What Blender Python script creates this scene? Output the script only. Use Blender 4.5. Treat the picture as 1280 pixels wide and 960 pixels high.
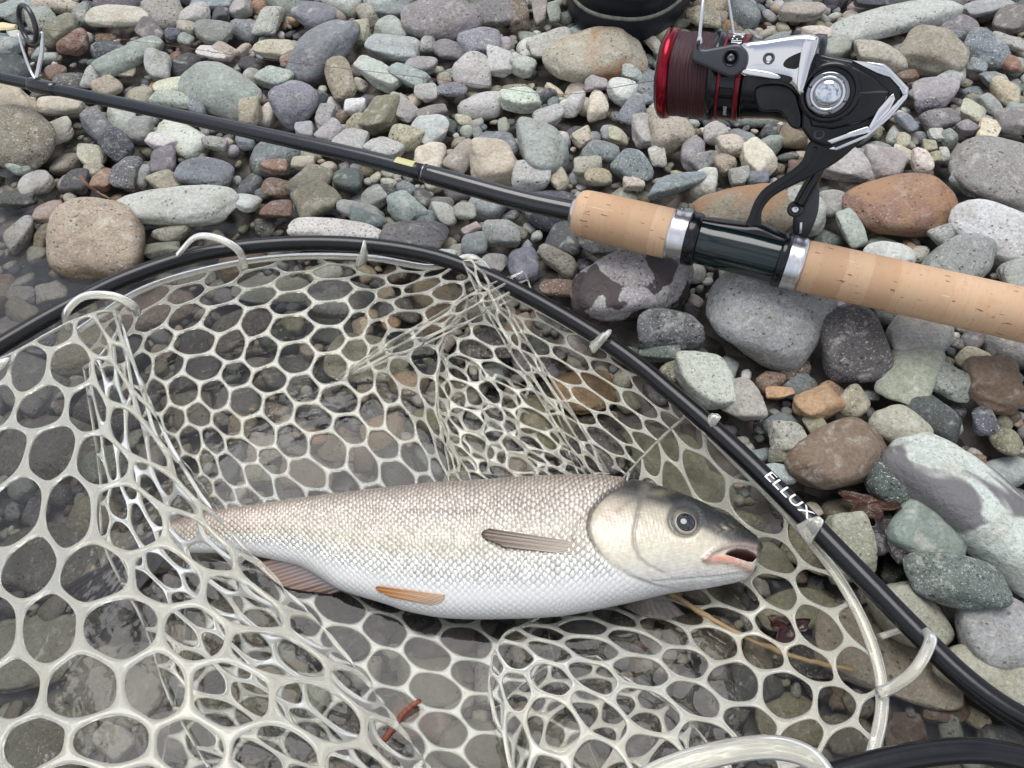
import bpy, bmesh, math, random
import numpy as np
from mathutils import Vector, Matrix

random.seed(7)
rng = np.random.default_rng(7)
R = math.radians
scene = bpy.context.scene
for o in list(bpy.data.objects):
    bpy.data.objects.remove(o)
col = scene.collection

# ------------------------------------------------------------------ camera
CAM_H, PITCH, FPX = 0.36, R(54), 967.0
cam_d = bpy.data.cameras.new('camera')
cam = bpy.data.objects.new('camera', cam_d)
col.objects.link(cam)
cam.location = (0, 0, CAM_H)
cam.rotation_euler = (math.pi / 2 - PITCH, 0, 0)
cam_d.sensor_width = 36
cam_d.lens = 36 * FPX / 1280
cam_d.clip_start = 0.01
cam_d.clip_end = 500
scene.camera = cam

# ------------------------------------------------------------------ light
SUN_EL, SUN_AZ = R(74), R(-25)          # azimuth clockwise from +Y
world = bpy.data.worlds.new('World')
scene.world = world
world.use_nodes = True
wn, wl = world.node_tree.nodes, world.node_tree.links
wn.clear()
wo = wn.new('ShaderNodeOutputWorld')
wb = wn.new('ShaderNodeBackground')
sky = wn.new('ShaderNodeTexSky')
sky.sky_type = 'NISHITA'
sky.sun_disc = False
sky.sun_elevation = SUN_EL
sky.sun_rotation = SUN_AZ
wtc = wn.new('ShaderNodeTexCoord')
wno = wn.new('ShaderNodeTexNoise')
wno.inputs['Scale'].default_value = 2.6
wno.inputs['Detail'].default_value = 7
wno.inputs['Roughness'].default_value = 0.55
wr = wn.new('ShaderNodeValToRGB')
wr.color_ramp.elements[0].position = 0.36
wr.color_ramp.elements[1].position = 0.56
wm = wn.new('ShaderNodeMix')
wm.data_type = 'RGBA'
wm.inputs[7].default_value = (7.4, 7.55, 8.0, 1)      # cloud
wl.new(wtc.outputs['Generated'], wno.inputs['Vector'])
wl.new(wno.outputs['Fac'], wr.inputs['Fac'])
wl.new(wr.outputs['Color'], wm.inputs[0])
wl.new(sky.outputs['Color'], wm.inputs[6])
wl.new(wm.outputs[2], wb.inputs['Color'])
wb.inputs['Strength'].default_value = 0.1
wl.new(wb.outputs[0], wo.inputs['Surface'])

sun_d = bpy.data.lights.new('sun', 'SUN')
sun_d.energy = 2.0
sun_d.angle = R(42)
sun_d.color = (1.0, 0.975, 0.94)
sun = bpy.data.objects.new('sun', sun_d)
col.objects.link(sun)
sd = Vector((math.sin(SUN_AZ) * math.cos(SUN_EL), math.cos(SUN_AZ) * math.cos(SUN_EL), math.sin(SUN_EL)))
sun.rotation_euler = sd.to_track_quat('Z', 'Y').to_euler()
sun.location = sd * 3

vs = scene.view_settings
vs.view_transform = 'Standard'
vs.look = 'None'
vs.exposure = 0.55
vs.gamma = 1
vs.use_curve_mapping = False
scene.cycles.use_denoising = True
scene.cycles.max_bounces = 10
scene.cycles.transparent_max_bounces = 16
scene.cycles.caustics_reflective = False
scene.cycles.sample_clamp_indirect = 4

# ------------------------------------------------------------------ geometry helpers
UPV = np.array([0, math.sin(PITCH), math.cos(PITCH)])
FWD = np.array([0, math.cos(PITCH), -math.sin(PITCH)])
RIGHT = np.array([1.0, 0, 0])
CAMP = np.array([0, 0, CAM_H])

def ray(px, py):
    return RIGHT * ((px - 640) / FPX) + UPV * ((480 - py) / FPX) + FWD

def P(px, py, z=0.0):
    d = ray(px, py)
    return CAMP + d * ((z - CAM_H) / d[2])

def Pv(px, py, z):
    px, py, z = np.asarray(px, float), np.asarray(py, float), np.asarray(z, float)
    d = ((px - 640) / FPX)[..., None] * RIGHT + ((480 - py) / FPX)[..., None] * UPV + FWD
    return CAMP + d * ((z - CAM_H) / d[..., 2])[..., None]

def proj(p):
    q = np.asarray(p, float) - CAMP
    w = q @ FWD
    return 640 + FPX * (q @ RIGHT) / w, 480 - FPX * (q @ UPV) / w

def unit(v):
    v = np.asarray(v, float)
    return v / np.linalg.norm(v)

def catmull(pts, n):
    """resample a polyline of any dimension smoothly to n points"""
    pts = np.asarray(pts, float)
    m = len(pts)
    t = np.linspace(0, m - 1, n)
    i = np.clip(np.floor(t).astype(int), 0, m - 2)
    f = (t - i)[:, None]
    ext = np.vstack([2 * pts[0] - pts[1], pts, 2 * pts[-1] - pts[-2]])
    p0, p1, p2, p3 = ext[i], ext[i + 1], ext[i + 2], ext[i + 3]
    return 0.5 * (2 * p1 + (p2 - p0) * f + (2 * p0 - 5 * p1 + 4 * p2 - p3) * f ** 2 + (3 * p1 - p0 - 3 * p2 + p3) * f ** 3)

def new_mesh(name, verts, faces, smooth=True, mat=None):
    me = bpy.data.meshes.new(name)
    me.from_pydata([tuple(map(float, v)) for v in verts], [], [tuple(int(i) for i in f) for f in faces])
    if smooth:
        me.polygons.foreach_set('use_smooth', [True] * len(me.polygons))
    if mat:
        me.materials.append(mat)
    me.update()
    return me

def link(name, me, parent=None):
    o = bpy.data.objects.new(name, me)
    col.objects.link(o)
    if parent is not None:
        o.parent = parent
    return o

def root_of(o):
    while o.parent is not None:
        o = o.parent
    return o

def world_loc(o):
    v = np.zeros(3)
    while o is not None:
        v = v + np.array(o.location)
        o = o.parent
    return v

def part(name, geo, mat, parent=None, smooth=True, base=None):
    """geo = (verts in world space, faces)"""
    verts, faces = geo
    verts = np.asarray(verts, float)
    if parent is not None:
        verts = verts - world_loc(parent)
        o = link(name, new_mesh(name, verts, faces, smooth, mat), parent)
    else:
        b = verts.mean(0) if base is None else np.asarray(base, float)
        o = link(name, new_mesh(name, verts - b, faces, smooth, mat))
        o.location = b
    return o

def thing(name, loc, label, cat, group=None):
    o = bpy.data.objects.new(name, None)
    o.empty_display_size = 0.02
    col.objects.link(o)
    o.location = tuple(map(float, loc))
    tag(o, label, cat, group)
    return o

def tag(o, label, cat, group=None):
    o['label'] = label
    o['category'] = cat
    if group:
        o['group'] = group

def join(*geos):
    V, F, k = [], [], 0
    for v, f in geos:
        v = np.asarray(v, float)
        V.append(v)
        F += [tuple(i + k for i in q) for q in f]
        k += len(v)
    return np.vstack(V), F

def tube(path, rad, seg=12, caps=True, flat=1.0, flat_dir=None):
    path = np.asarray(path, float)
    n = len(path)
    rad = np.broadcast_to(np.asarray(rad, float), (n,))
    tan = np.gradient(path, axis=0)
    tan /= np.linalg.norm(tan, axis=1)[:, None]
    up = np.array([0, 0, 1.0]) if flat_dir is None else np.asarray(flat_dir, float)
    if abs(tan[0] @ up) > 0.95:
        up = np.array([0, 1.0, 0])
    V, F = [], []
    b = up
    ang = np.linspace(0, 2 * math.pi, seg, endpoint=False)
    for i in range(n):
        if flat_dir is not None and abs(tan[i] @ up) < 0.95:
            b = up
        b = b - tan[i] * (b @ tan[i])
        b /= np.linalg.norm(b)
        a = np.cross(tan[i], b)
        V.append(path[i] + rad[i] * (np.cos(ang)[:, None] * a + flat * np.sin(ang)[:, None] * b))
    V = np.vstack(V)
    for i in range(n - 1):
        for j in range(seg):
            k = (j + 1) % seg
            F.append((i * seg + j, i * seg + k, (i + 1) * seg + k, (i + 1) * seg + j))
    if caps:
        F.append(tuple(range(seg))[::-1])
        F.append(tuple((n - 1) * seg + j for j in range(seg)))
    return V, F

def lathe(o, a, e1, e2, prof, seg=48, caps=True):
    """prof = [(axial, radius)...] about axis a through o"""
    ang = np.linspace(0, 2 * math.pi, seg, endpoint=False)
    V = []
    for x, r in prof:
        V.append(o + a * x + r * (np.cos(ang)[:, None] * e1 + np.sin(ang)[:, None] * e2))
    V = np.vstack(V)
    F = []
    for i in range(len(prof) - 1):
        for j in range(seg):
            k = (j + 1) % seg
            F.append((i * seg + j, i * seg + k, (i + 1) * seg + k, (i + 1) * seg + j))
    if caps:
        F.append(tuple(range(seg))[::-1])
        F.append(tuple((len(prof) - 1) * seg + j for j in range(seg)))
    return V, F

def inset2(poly, d):
    p = np.asarray(poly, float)
    nx = np.roll(p, -1, 0) - p
    nx /= np.linalg.norm(nx, axis=1)[:, None] + 1e-12
    pv = np.roll(nx, 1, 0)
    area = 0.5 * np.sum(p[:, 0] * np.roll(p[:, 1], -1) - np.roll(p[:, 0], -1) * p[:, 1])
    s = 1 if area > 0 else -1
    nn = np.stack([-(nx[:, 1] + pv[:, 1]), nx[:, 0] + pv[:, 0]], 1) * s
    nn /= np.linalg.norm(nn, axis=1)[:, None] + 1e-12
    return p + nn * d

def smooth_poly(poly, n=6):
    p = np.asarray(poly, float)
    m = len(p)
    out = []
    for i in range(m):
        p0, p1, p2, p3 = p[i - 1], p[i], p[(i + 1) % m], p[(i + 2) % m]
        for k in range(n):
            f = k / n
            out.append(0.5 * (2 * p1 + (p2 - p0) * f + (2 * p0 - 5 * p1 + 4 * p2 - p3) * f ** 2 + (3 * p1 - p0 - 3 * p2 + p3) * f ** 3))
    return np.array(out)

# ------------------------------------------------------------------ node helpers
def material(name):
    m = bpy.data.materials.new(name)
    m.use_nodes = True
    return m, m.node_tree.nodes, m.node_tree.links, m.node_tree.nodes['Principled BSDF']

def nmath(N, L, op, a, b=None, c=None, clamp=False):
    n = N.new('ShaderNodeMath')
    n.operation = op
    n.use_clamp = clamp
    for i, v in enumerate((a, b, c)):
        if v is None:
            continue
        if isinstance(v, (int, float)):
            n.inputs[i].default_value = v
        else:
            L.new(v, n.inputs[i])
    return n.outputs[0]

def nmix(N, L, fac, a, b, blend='MIX'):
    n = N.new('ShaderNodeMix')
    n.data_type = 'RGBA'
    n.blend_type = blend
    for i, v in ((0, fac), (6, a), (7, b)):
        if isinstance(v, (int, float)):
            n.inputs[i].default_value = v
        elif isinstance(v, tuple):
            n.inputs[i].default_value = v if len(v) == 4 else (*v, 1)
        else:
            L.new(v, n.inputs[i])
    return n.outputs[2]

def nnoise(N, L, vec, scale, detail=3, rough=0.5, dist=0.0):
    n = N.new('ShaderNodeTexNoise')
    n.inputs['Scale'].default_value = scale
    n.inputs['Detail'].default_value = detail
    n.inputs['Roughness'].default_value = rough
    n.inputs['Distortion'].default_value = dist
    if vec is not None:
        L.new(vec, n.inputs['Vector'])
    return n.outputs['Fac']

def nramp(N, L, fac, p0, p1, c0=(0, 0, 0), c1=(1, 1, 1)):
    n = N.new('ShaderNodeMapRange')
    n.interpolation_type = 'SMOOTHSTEP'
    n.inputs[1].default_value = p0
    n.inputs[2].default_value = p1
    L.new(fac, n.inputs[0])
    return n.outputs[0]

def nbump(N, L, height, strength, dist, normal=None):
    n = N.new('ShaderNodeBump')
    n.inputs['Strength'].default_value = strength
    n.inputs['Distance'].default_value = dist
    L.new(height, n.inputs['Height'])
    if normal is not None:
        L.new(normal, n.inputs['Normal'])
    return n.outputs[0]

# ------------------------------------------------------------------ materials
def stone_material(name, source, patches=None):
    """source: 'object' (colour and random of the object) or 'attr' (colour stored per pebble)"""
    m, N, L, B = material(name)
    geo = N.new('ShaderNodeNewGeometry')
    pos = geo.outputs['Position']
    if source == 'object':
        oi = N.new('ShaderNodeObjectInfo')
        base, rnd = oi.outputs['Color'], oi.outputs['Random']
    else:
        at = N.new('ShaderNodeAttribute')
        at.attribute_name = 'Col'
        base, rnd = at.outputs['Color'], at.outputs['Alpha']
    off = N.new('ShaderNodeVectorMath')
    off.operation = 'ADD'
    cmb = N.new('ShaderNodeCombineXYZ')
    L.new(nmath(N, L, 'MULTIPLY', rnd, 7.3), cmb.inputs[0])
    L.new(nmath(N, L, 'MULTIPLY', rnd, 3.1), cmb.inputs[1])
    L.new(pos, off.inputs[0])
    L.new(cmb.outputs[0], off.inputs[1])
    v = off.outputs[0]
    r2 = nmath(N, L, 'FRACT', nmath(N, L, 'MULTIPLY', rnd, 13.7))
    r3 = nmath(N, L, 'FRACT', nmath(N, L, 'MULTIPLY', rnd, 29.3))
    blot = nnoise(N, L, v, 75, 4, 0.6)
    c = nmix(N, L, nmath(N, L, 'MULTIPLY', nramp(N, L, blot, 0.42, 0.7), 0.45), base, nmix(N, L, 1.0, base, (0.62, 0.56, 0.47, 1), 'MULTIPLY'))
    lite = nnoise(N, L, v, 130, 3, 0.6, 0.6)
    c = nmix(N, L, nmath(N, L, 'MULTIPLY', nramp(N, L, lite, 0.52, 0.72), 0.35), c, (0.6, 0.58, 0.52, 1))
    grain = nnoise(N, L, v, 480, 5, 0.75)
    gmul = N.new('ShaderNodeMapRange'); gmul.inputs[1].default_value = 0.3; gmul.inputs[2].default_value = 0.7; gmul.inputs[3].default_value = 0.62; gmul.inputs[4].default_value = 1.32
    L.new(grain, gmul.inputs[0])
    gc_ = N.new('ShaderNodeCombineColor')
    for q_ in range(3):
        L.new(gmul.outputs[0], gc_.inputs[q_])
    c = nmix(N, L, 0.8, c, gc_.outputs[0], 'MULTIPLY')
    sp = nnoise(N, L, v, 620, 2, 0.7)
    spd = nmath(N, L, 'MULTIPLY', nramp(N, L, sp, 0.56, 0.68), nmath(N, L, 'MULTIPLY', nmath(N, L, 'MULTIPLY', r2, r2), 0.95))
    c = nmix(N, L, spd, c, nmix(N, L, 1.0, c, (0.33, 0.31, 0.3, 1), 'MULTIPLY'))
    sp2 = nnoise(N, L, v, 850, 2, 0.7)
    spl = nmath(N, L, 'MULTIPLY', nramp(N, L, sp2, 0.58, 0.7), nmath(N, L, 'MULTIPLY', nmath(N, L, 'MULTIPLY', r3, r3), 0.8))
    c = nmix(N, L, spl, c, (0.72, 0.7, 0.65, 1))
    # pale mineral veins on a few of them
    vn = nnoise(N, L, v, 24, 2, 0.5, 0.2)
    vline = nmath(N, L, 'SUBTRACT', 1.0, nramp(N, L, nmath(N, L, 'ABSOLUTE', nmath(N, L, 'SUBTRACT', vn, 0.5)), 0.003, 0.014))
    vamt = nmath(N, L, 'MULTIPLY', vline, nramp(N, L, r2, 0.92, 0.99))
    c = nmix(N, L, nmath(N, L, 'MULTIPLY', vamt, 0.12), c, (0.62, 0.6, 0.55, 1))
    # pores
    vo = N.new('ShaderNodeTexVoronoi')
    vo.inputs['Scale'].default_value = 330
    L.new(v, vo.inputs['Vector'])
    pore = nmath(N, L, 'SUBTRACT', 1.0, nramp(N, L, vo.outputs['Distance'], 0.12, 0.34))
    gate = nramp(N, L, nnoise(N, L, v, 160, 2, 0.5), 0.5, 0.62)
    pamt = nmath(N, L, 'MULTIPLY', nmath(N, L, 'MULTIPLY', pore, gate), nramp(N, L, r3, 0.3, 0.75))
    c = nmix(N, L, nmath(N, L, 'MULTIPLY', pamt, 0.7), c, nmix(N, L, 1.0, c, (0.3, 0.26, 0.23, 1), 'MULTIPLY'))
    if patches:
        pm = nramp(N, L, nnoise(N, L, v, patches[1], 3, 0.5, 0.5), patches[2], patches[2] + patches[3])
        c = nmix(N, L, pm, c, (*patches[0], 1))
    # wetness near and below the water line, raised to colour shade into the gaps
    sep = N.new('ShaderNodeSeparateXYZ')
    L.new(pos, sep.inputs[0])
    wz = nmath(N, L, 'MULTIPLY_ADD', nnoise(N, L, pos, 45, 3, 0.6), 0.022, sep.outputs[2])
    dry = nramp(N, L, wz, 0.014, 0.030)
    wetc = nmix(N, L, 1.0, c, (0.57, 0.52, 0.44, 1), 'MULTIPLY')
    c = nmix(N, L, dry, wetc, c)
    L.new(c, B.inputs['Base Color'])
    rgh = nmath(N, L, 'MULTIPLY_ADD', dry, 0.5, 0.36)
    if patches:
        rgh = nmath(N, L, 'SUBTRACT', rgh, nmath(N, L, 'MULTIPLY', pm, 0.45))
    L.new(rgh, B.inputs['Roughness'])
    B.inputs['Specular IOR Level'].default_value = 0.4
    b0 = nbump(N, L, nnoise(N, L, v, 90, 4, 0.6, 0.4), 0.5, 0.004)
    b1 = nbump(N, L, nnoise(N, L, v, 300, 6, 0.7), 0.75, 0.0018, b0)
    b2 = nbump(N, L, nmath(N, L, 'SUBTRACT', 1.0, pamt), 0.7, 0.0012, b1)
    b3 = nbump(N, L, sp, 0.25, 0.0005, b2)
    L.new(b3, B.inputs['Normal'])
    return m

M = {}
M['stone'] = stone_material('river_stone', 'object')
M['stone_wetpatch'] = stone_material('river_stone_damp_patches', 'object', ((0.055, 0.042, 0.042), 42, 0.5, 0.025))
M['stone_ochre'] = stone_material('river_stone_ochre', 'object', ((0.33, 0.19, 0.10), 30, 0.42, 0.2))
M['stone_dark'] = stone_material('river_stone_dark_patches', 'object', ((0.14, 0.135, 0.14), 24, 0.575, 0.05))
M['pebbles'] = stone_material('small_pebbles', 'attr')

def ground_material():
    m, N, L, B = material('wet_gravel')
    geo = N.new('ShaderNodeNewGeometry')
    pos = geo.outputs['Position']
    vo = N.new('ShaderNodeTexVoronoi')
    vo.inputs['Scale'].default_value = 90
    L.new(pos, vo.inputs['Vector'])
    big = nnoise(N, L, pos, 9, 4, 0.6)
    cell = N.new('ShaderNodeSeparateColor')
    L.new(vo.outputs['Color'], cell.inputs[0])
    c = nmix(N, L, cell.outputs[0], (0.035, 0.03, 0.025, 1), (0.16, 0.14, 0.12, 1))
    c = nmix(N, L, nmath(N, L, 'MULTIPLY', big, 0.5), c, (0.09, 0.07, 0.05, 1))
    L.new(c, B.inputs['Base Color'])
    B.inputs['Roughness'].default_value = 0.6
    h = nmath(N, L, 'SUBTRACT', 1.0, vo.outputs['Distance'])
    L.new(nbump(N, L, h, 0.8, 0.006, nbump(N, L, nnoise(N, L, pos, 400, 4, 0.6), 0.5, 0.001)), B.inputs['Normal'])
    return m
M['ground'] = ground_material()

def water_material():
    m, N, L, B = material('clear_shallow_water')
    N.remove(B)
    out = N['Material Output']
    geo = N.new('ShaderNodeNewGeometry')
    pos = geo.outputs['Position']
    n1 = nnoise(N, L, pos, 28, 3, 0.5, 0.8)
    n2 = nnoise(N, L, pos, 95, 2, 0.5, 0.4)
    nb = nbump(N, L, n2, 0.10, 0.002, nbump(N, L, n1, 0.10, 0.004))
    fr = N.new('ShaderNodeFresnel')
    fr.inputs['IOR'].default_value = 1.33
    L.new(nb, fr.inputs['Normal'])
    gl = N.new('ShaderNodeBsdfGlossy')
    gl.inputs['Roughness'].default_value = 0.02
    L.new(nb, gl.inputs['Normal'])
    rf = N.new('ShaderNodeBsdfRefraction')
    rf.inputs['IOR'].default_value = 1.2
    rf.inputs['Roughness'].default_value = 0.0
    rf.inputs['Color'].default_value = (0.93, 0.95, 0.95, 1)
    L.new(nb, rf.inputs['Normal'])
    tr = N.new('ShaderNodeBsdfTransparent')
    tr.inputs['Color'].default_value = (0.9, 0.92, 0.93, 1)
    mt = N.new('ShaderNodeMixShader')
    mt.inputs[0].default_value = 0.0
    L.new(tr.outputs[0], mt.inputs[1])
    L.new(rf.outputs[0], mt.inputs[2])
    df = N.new('ShaderNodeBsdfDiffuse')                       # a little suspended silt
    df.inputs['Color'].default_value = (0.47, 0.47, 0.50, 1)
    md = N.new('ShaderNodeMixShader')
    sxyz = N.new('ShaderNodeSeparateXYZ')
    L.new(pos, sxyz.inputs[0])
    cloud = N.new('ShaderNodeMapRange')                       # the silt hangs in the deeper water away from the shore
    cloud.interpolation_type = 'SMOOTHSTEP'
    for i_, v_ in ((1, -0.34), (2, 0.06), (3, 0.075), (4, 0.008)):
        cloud.inputs[i_].default_value = v_
    L.new(nmath(N, L, 'MULTIPLY_ADD', nnoise(N, L, pos, 6, 3, 0.5), 0.12, sxyz.outputs[0]), cloud.inputs[0])
    L.new(cloud.outputs[0], md.inputs[0])
    L.new(mt.outputs[0], md.inputs[1])
    L.new(df.outputs[0], md.inputs[2])
    mx = N.new('ShaderNodeMixShader')
    L.new(fr.outputs[0], mx.inputs[0])
    L.new(md.outputs[0], mx.inputs[1])
    L.new(gl.outputs[0], mx.inputs[2])
    L.new(mx.outputs[0], out.inputs['Surface'])
    return m
M['water'] = water_material()

def plain(name, color, rough=0.4, metal=0.0, spec=0.5, coat=0.0, bump=None, vary=None):
    m, N, L, B = material(name)
    B.inputs['Base Color'].default_value = (*color, 1)
    B.inputs['Roughness'].default_value = rough
    B.inputs['Metallic'].default_value = metal
    B.inputs['Specular IOR Level'].default_value = spec
    B.inputs['Coat Weight'].default_value = coat
    B.inputs['Coat Roughness'].default_value = 0.08
    geo = N.new('ShaderNodeNewGeometry')
    pos = geo.outputs['Position']
    if vary:
        sc_, amt = vary
        f = nmath(N, L, 'MULTIPLY', nramp(N, L, nnoise(N, L, pos, sc_, 4, 0.6), 0.4, 0.7), amt)
        L.new(nmix(N, L, f, (*color, 1), tuple(c * 0.45 for c in color) + (1,)), B.inputs['Base Color'])
    rr = nmath(N, L, 'MULTIPLY_ADD', nnoise(N, L, pos, 220, 3, 0.6), (0.16 if metal < 0.5 else 0.04), max(0.0, rough - (0.08 if metal < 0.5 else 0.02)))
    L.new(rr, B.inputs['Roughness'])
    if bump:
        L.new(nbump(N, L, nnoise(N, L, pos, bump[0], 3, 0.6), bump[1], bump[2]), B.inputs['Normal'])
    return m

M['black_alu'] = plain('black_anodised_tube', (0.005, 0.005, 0.007), 0.24, 0.0, 0.38, 0.0, (300, 0.12, 0.0004))
M['blank'] = plain('dark_carbon_blank', (0.010, 0.012, 0.016), 0.26, 0, 0.45, 0.1)
M['sleeve'] = plain('gloss_black_sleeve', (0.006, 0.006, 0.008), 0.2, 0, 0.5, 0.3)
M['seat'] = plain('dark_green_seat', (0.003, 0.010, 0.011), 0.12, 0, 0.45, 0.2)
M['silver'] = plain('brushed_silver', (0.62, 0.62, 0.64), 0.28, 1.0)
M['gunmetal'] = plain('gunmetal_ring', (0.2, 0.2, 0.22), 0.25, 1.0)
M['chrome'] = plain('chrome_plate', (0.62, 0.62, 0.63), 0.07, 1.0)
M['cap_dark'] = plain('dark_chrome', (0.22, 0.22, 0.24), 0.1, 1.0)
M['mirror'] = plain('mirror_dome', (0.55, 0.58, 0.62), 0.03, 1.0)
M['reel_black'] = plain('reel_black_gloss', (0.003, 0.004, 0.006), 0.2, 0, 0.34, 0.05)
M['reel_grey'] = plain('reel_dark_grey', (0.035, 0.038, 0.045), 0.38, 0.2, 0.5, 0.1)
M['spool_red'] = plain('anodised_red', (0.20, 0.004, 0.014), 0.2, 0.75)
M['stripe_red'] = plain('dark_red_stripe', (0.16, 0.004, 0.012), 0.3, 0.5)
M['screw'] = plain('screw_steel', (0.12, 0.12, 0.13), 0.3, 1.0)
M['white_paint'] = plain('white_print', (0.8, 0.8, 0.8), 0.5)
M['yellow_paint'] = plain('yellow_print', (0.45, 0.42, 0.19), 0.5)
M['guide_ring'] = plain('guide_black_ring', (0.012, 0.013, 0.015), 0.25, 0, 0.5, 0.3)
M['line'] = plain('wine_red_line', (0.10, 0.02, 0.03), 0.45)
M['boot'] = plain('black_rubber_boot', (0.006, 0.007, 0.012), 0.42, 0, 0.25, 0, (90, 0.2, 0.002))
M['boot_line'] = plain('pale_welt', (0.22, 0.22, 0.19), 0.7, 0, 0.3, 0, (300, 0.4, 0.002), (180, 0.7))
M['straw'] = plain('dry_straw', (0.33, 0.23, 0.115), 0.6, 0, 0.4, 0, (400, 0.4, 0.001), (120, 0.5))
M['twig'] = plain('brown_twig', (0.20, 0.12, 0.08), 0.7, 0, 0.3, 0, (400, 0.5, 0.001), (150, 0.6))
M['twig_red'] = plain('rust_red_twig', (0.22, 0.06, 0.03), 0.5, 0, 0.4, 0, (300, 0.4, 0.001), (150, 0.6))
M['driftwood'] = plain('pale_driftwood', (0.62, 0.52, 0.33), 0.75, 0, 0.3, 0, (200, 0.5, 0.001), (90, 0.4))
M['leaf'] = plain('wet_brown_leaf', (0.06, 0.025, 0.014), 0.4, 0, 0.4, 0.0, (160, 0.7, 0.003), (70, 0.7))
M['leaf_dark'] = plain('wet_black_leaf', (0.035, 0.03, 0.03), 0.38, 0, 0.4, 0.0, (130, 0.8, 0.003), (70, 0.7))
M['leaf_red'] = plain('wet_red_leaf', (0.035, 0.006, 0.006), 0.3, 0, 0.5, 0.1, (160, 0.7, 0.002), (70, 0.7))

def line_wind_material():
    m, N, L, B = material('wound_line')
    uv = N.new('ShaderNodeTexCoord')
    mp = N.new('ShaderNodeMapping')
    mp.inputs['Scale'].default_value = (1, 1, 1)
    at = N.new('ShaderNodeAttribute')
    at.attribute_name = 'wind'
    w = nmath(N, L, 'SINE', nmath(N, L, 'MULTIPLY', at.outputs['Fac'], 2 * math.pi * 40))
    w2 = nnoise(N, L, at.outputs['Vector'], 90, 3, 0.7)
    c = nmix(N, L, w2, (0.004, 0.001, 0.003, 1), (0.065, 0.004, 0.012, 1))
    L.new(c, B.inputs['Base Color'])
    B.inputs['Roughness'].default_value = 0.42
    L.new(nbump(N, L, w, 0.5, 0.0004, nbump(N, L, w2, 0.6, 0.0008)), B.inputs['Normal'])
    return m
M['wind'] = line_wind_material()

def cork_material(axis):
    m, N, L, B = material('cork')
    at = N.new('ShaderNodeAttribute')
    at.attribute_name = 'rod'                  # x along the rod (m), y around (m)
    vec = at.outputs['Vector']
    mp = N.new('ShaderNodeVectorMath')
    mp.operation = 'MULTIPLY'
    mp.inputs[1].default_value = (60, 620, 60)
    L.new(vec, mp.inputs[0])
    mp2 = N.new('ShaderNodeVectorMath')
    mp2.operation = 'MULTIPLY'
    mp2.inputs[1].default_value = (700, 120, 60)
    L.new(vec, mp2.inputs[0])
    sx = N.new('ShaderNodeSeparateXYZ')
    L.new(vec, sx.inputs[0])
    ring = nmath(N, L, 'FLOOR', nmath(N, L, 'MULTIPLY', sx.outputs[0], 80))
    wn_ = N.new('ShaderNodeTexWhiteNoise')
    wn_.noise_dimensions = '1D'
    L.new(ring, wn_.inputs['W'])
    fine = nnoise(N, L, mp2.outputs[0], 1.0, 4, 0.65)
    c = nmix(N, L, wn_.outputs['Value'], (0.43, 0.275, 0.165, 1), (0.53, 0.365, 0.235, 1))
    c = nmix(N, L, nmath(N, L, 'MULTIPLY', nramp(N, L, fine, 0.45, 0.75), 0.5), c, (0.46, 0.25, 0.12, 1))
    blot = nnoise(N, L, vec, 110, 3, 0.5)
    c = nmix(N, L, nmath(N, L, 'MULTIPLY', nramp(N, L, blot, 0.6, 0.72), 0.45), c, (0.48, 0.24, 0.11, 1))
    mp3 = N.new('ShaderNodeVectorMath')
    mp3.operation = 'MULTIPLY'
    mp3.inputs[1].default_value = (160, 620, 60)
    L.new(vec, mp3.inputs[0])
    pit = nnoise(N, L, mp3.outputs[0], 1.0, 2, 0.5)
    pf = nramp(N, L, pit, 0.665, 0.72)
    c = nmix(N, L, nmath(N, L, 'MULTIPLY', pf, 0.8), c, (0.13, 0.06, 0.03, 1))
    lf = nramp(N, L, nnoise(N, L, mp.outputs[0], 1.0, 2, 0.5), 0.7, 0.76)
    c = nmix(N, L, nmath(N, L, 'MULTIPLY', lf, 0.5), c, (0.75, 0.58, 0.38, 1))
    L.new(c, B.inputs['Base Color'])
    B.inputs['Roughness'].default_value = 0.62
    B.inputs['Specular IOR Level'].default_value = 0.3
    hh = nmath(N, L, 'SUBTRACT', fine, nmath(N, L, 'MULTIPLY', pf, 2.0))
    L.new(nbump(N, L, hh, 0.35, 0.0006), B.inputs['Normal'])
    return m
M['cork'] = cork_material(None)

def net_material():
    m, N, L, B = material('clear_rubber_net')
    geo = N.new('ShaderNodeNewGeometry')
    n = nnoise(N, L, geo.outputs['Position'], 60, 3, 0.5)
    c = nmix(N, L, n, (0.91, 0.92, 0.87, 1), (0.95, 0.91, 0.75, 1))
    L.new(c, B.inputs['Base Color'])
    B.inputs['Roughness'].default_value = 0.12
    B.inputs['IOR'].default_value = 1.42
    B.inputs['Transmission Weight'].default_value = 0.77
    B.inputs['Specular IOR Level'].default_value = 0.5
    L.new(nbump(N, L, nnoise(N, L, geo.outputs['Position'], 500, 3, 0.6), 0.15, 0.0004), B.inputs['Normal'])
    return m
M['net'] = net_material()

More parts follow.
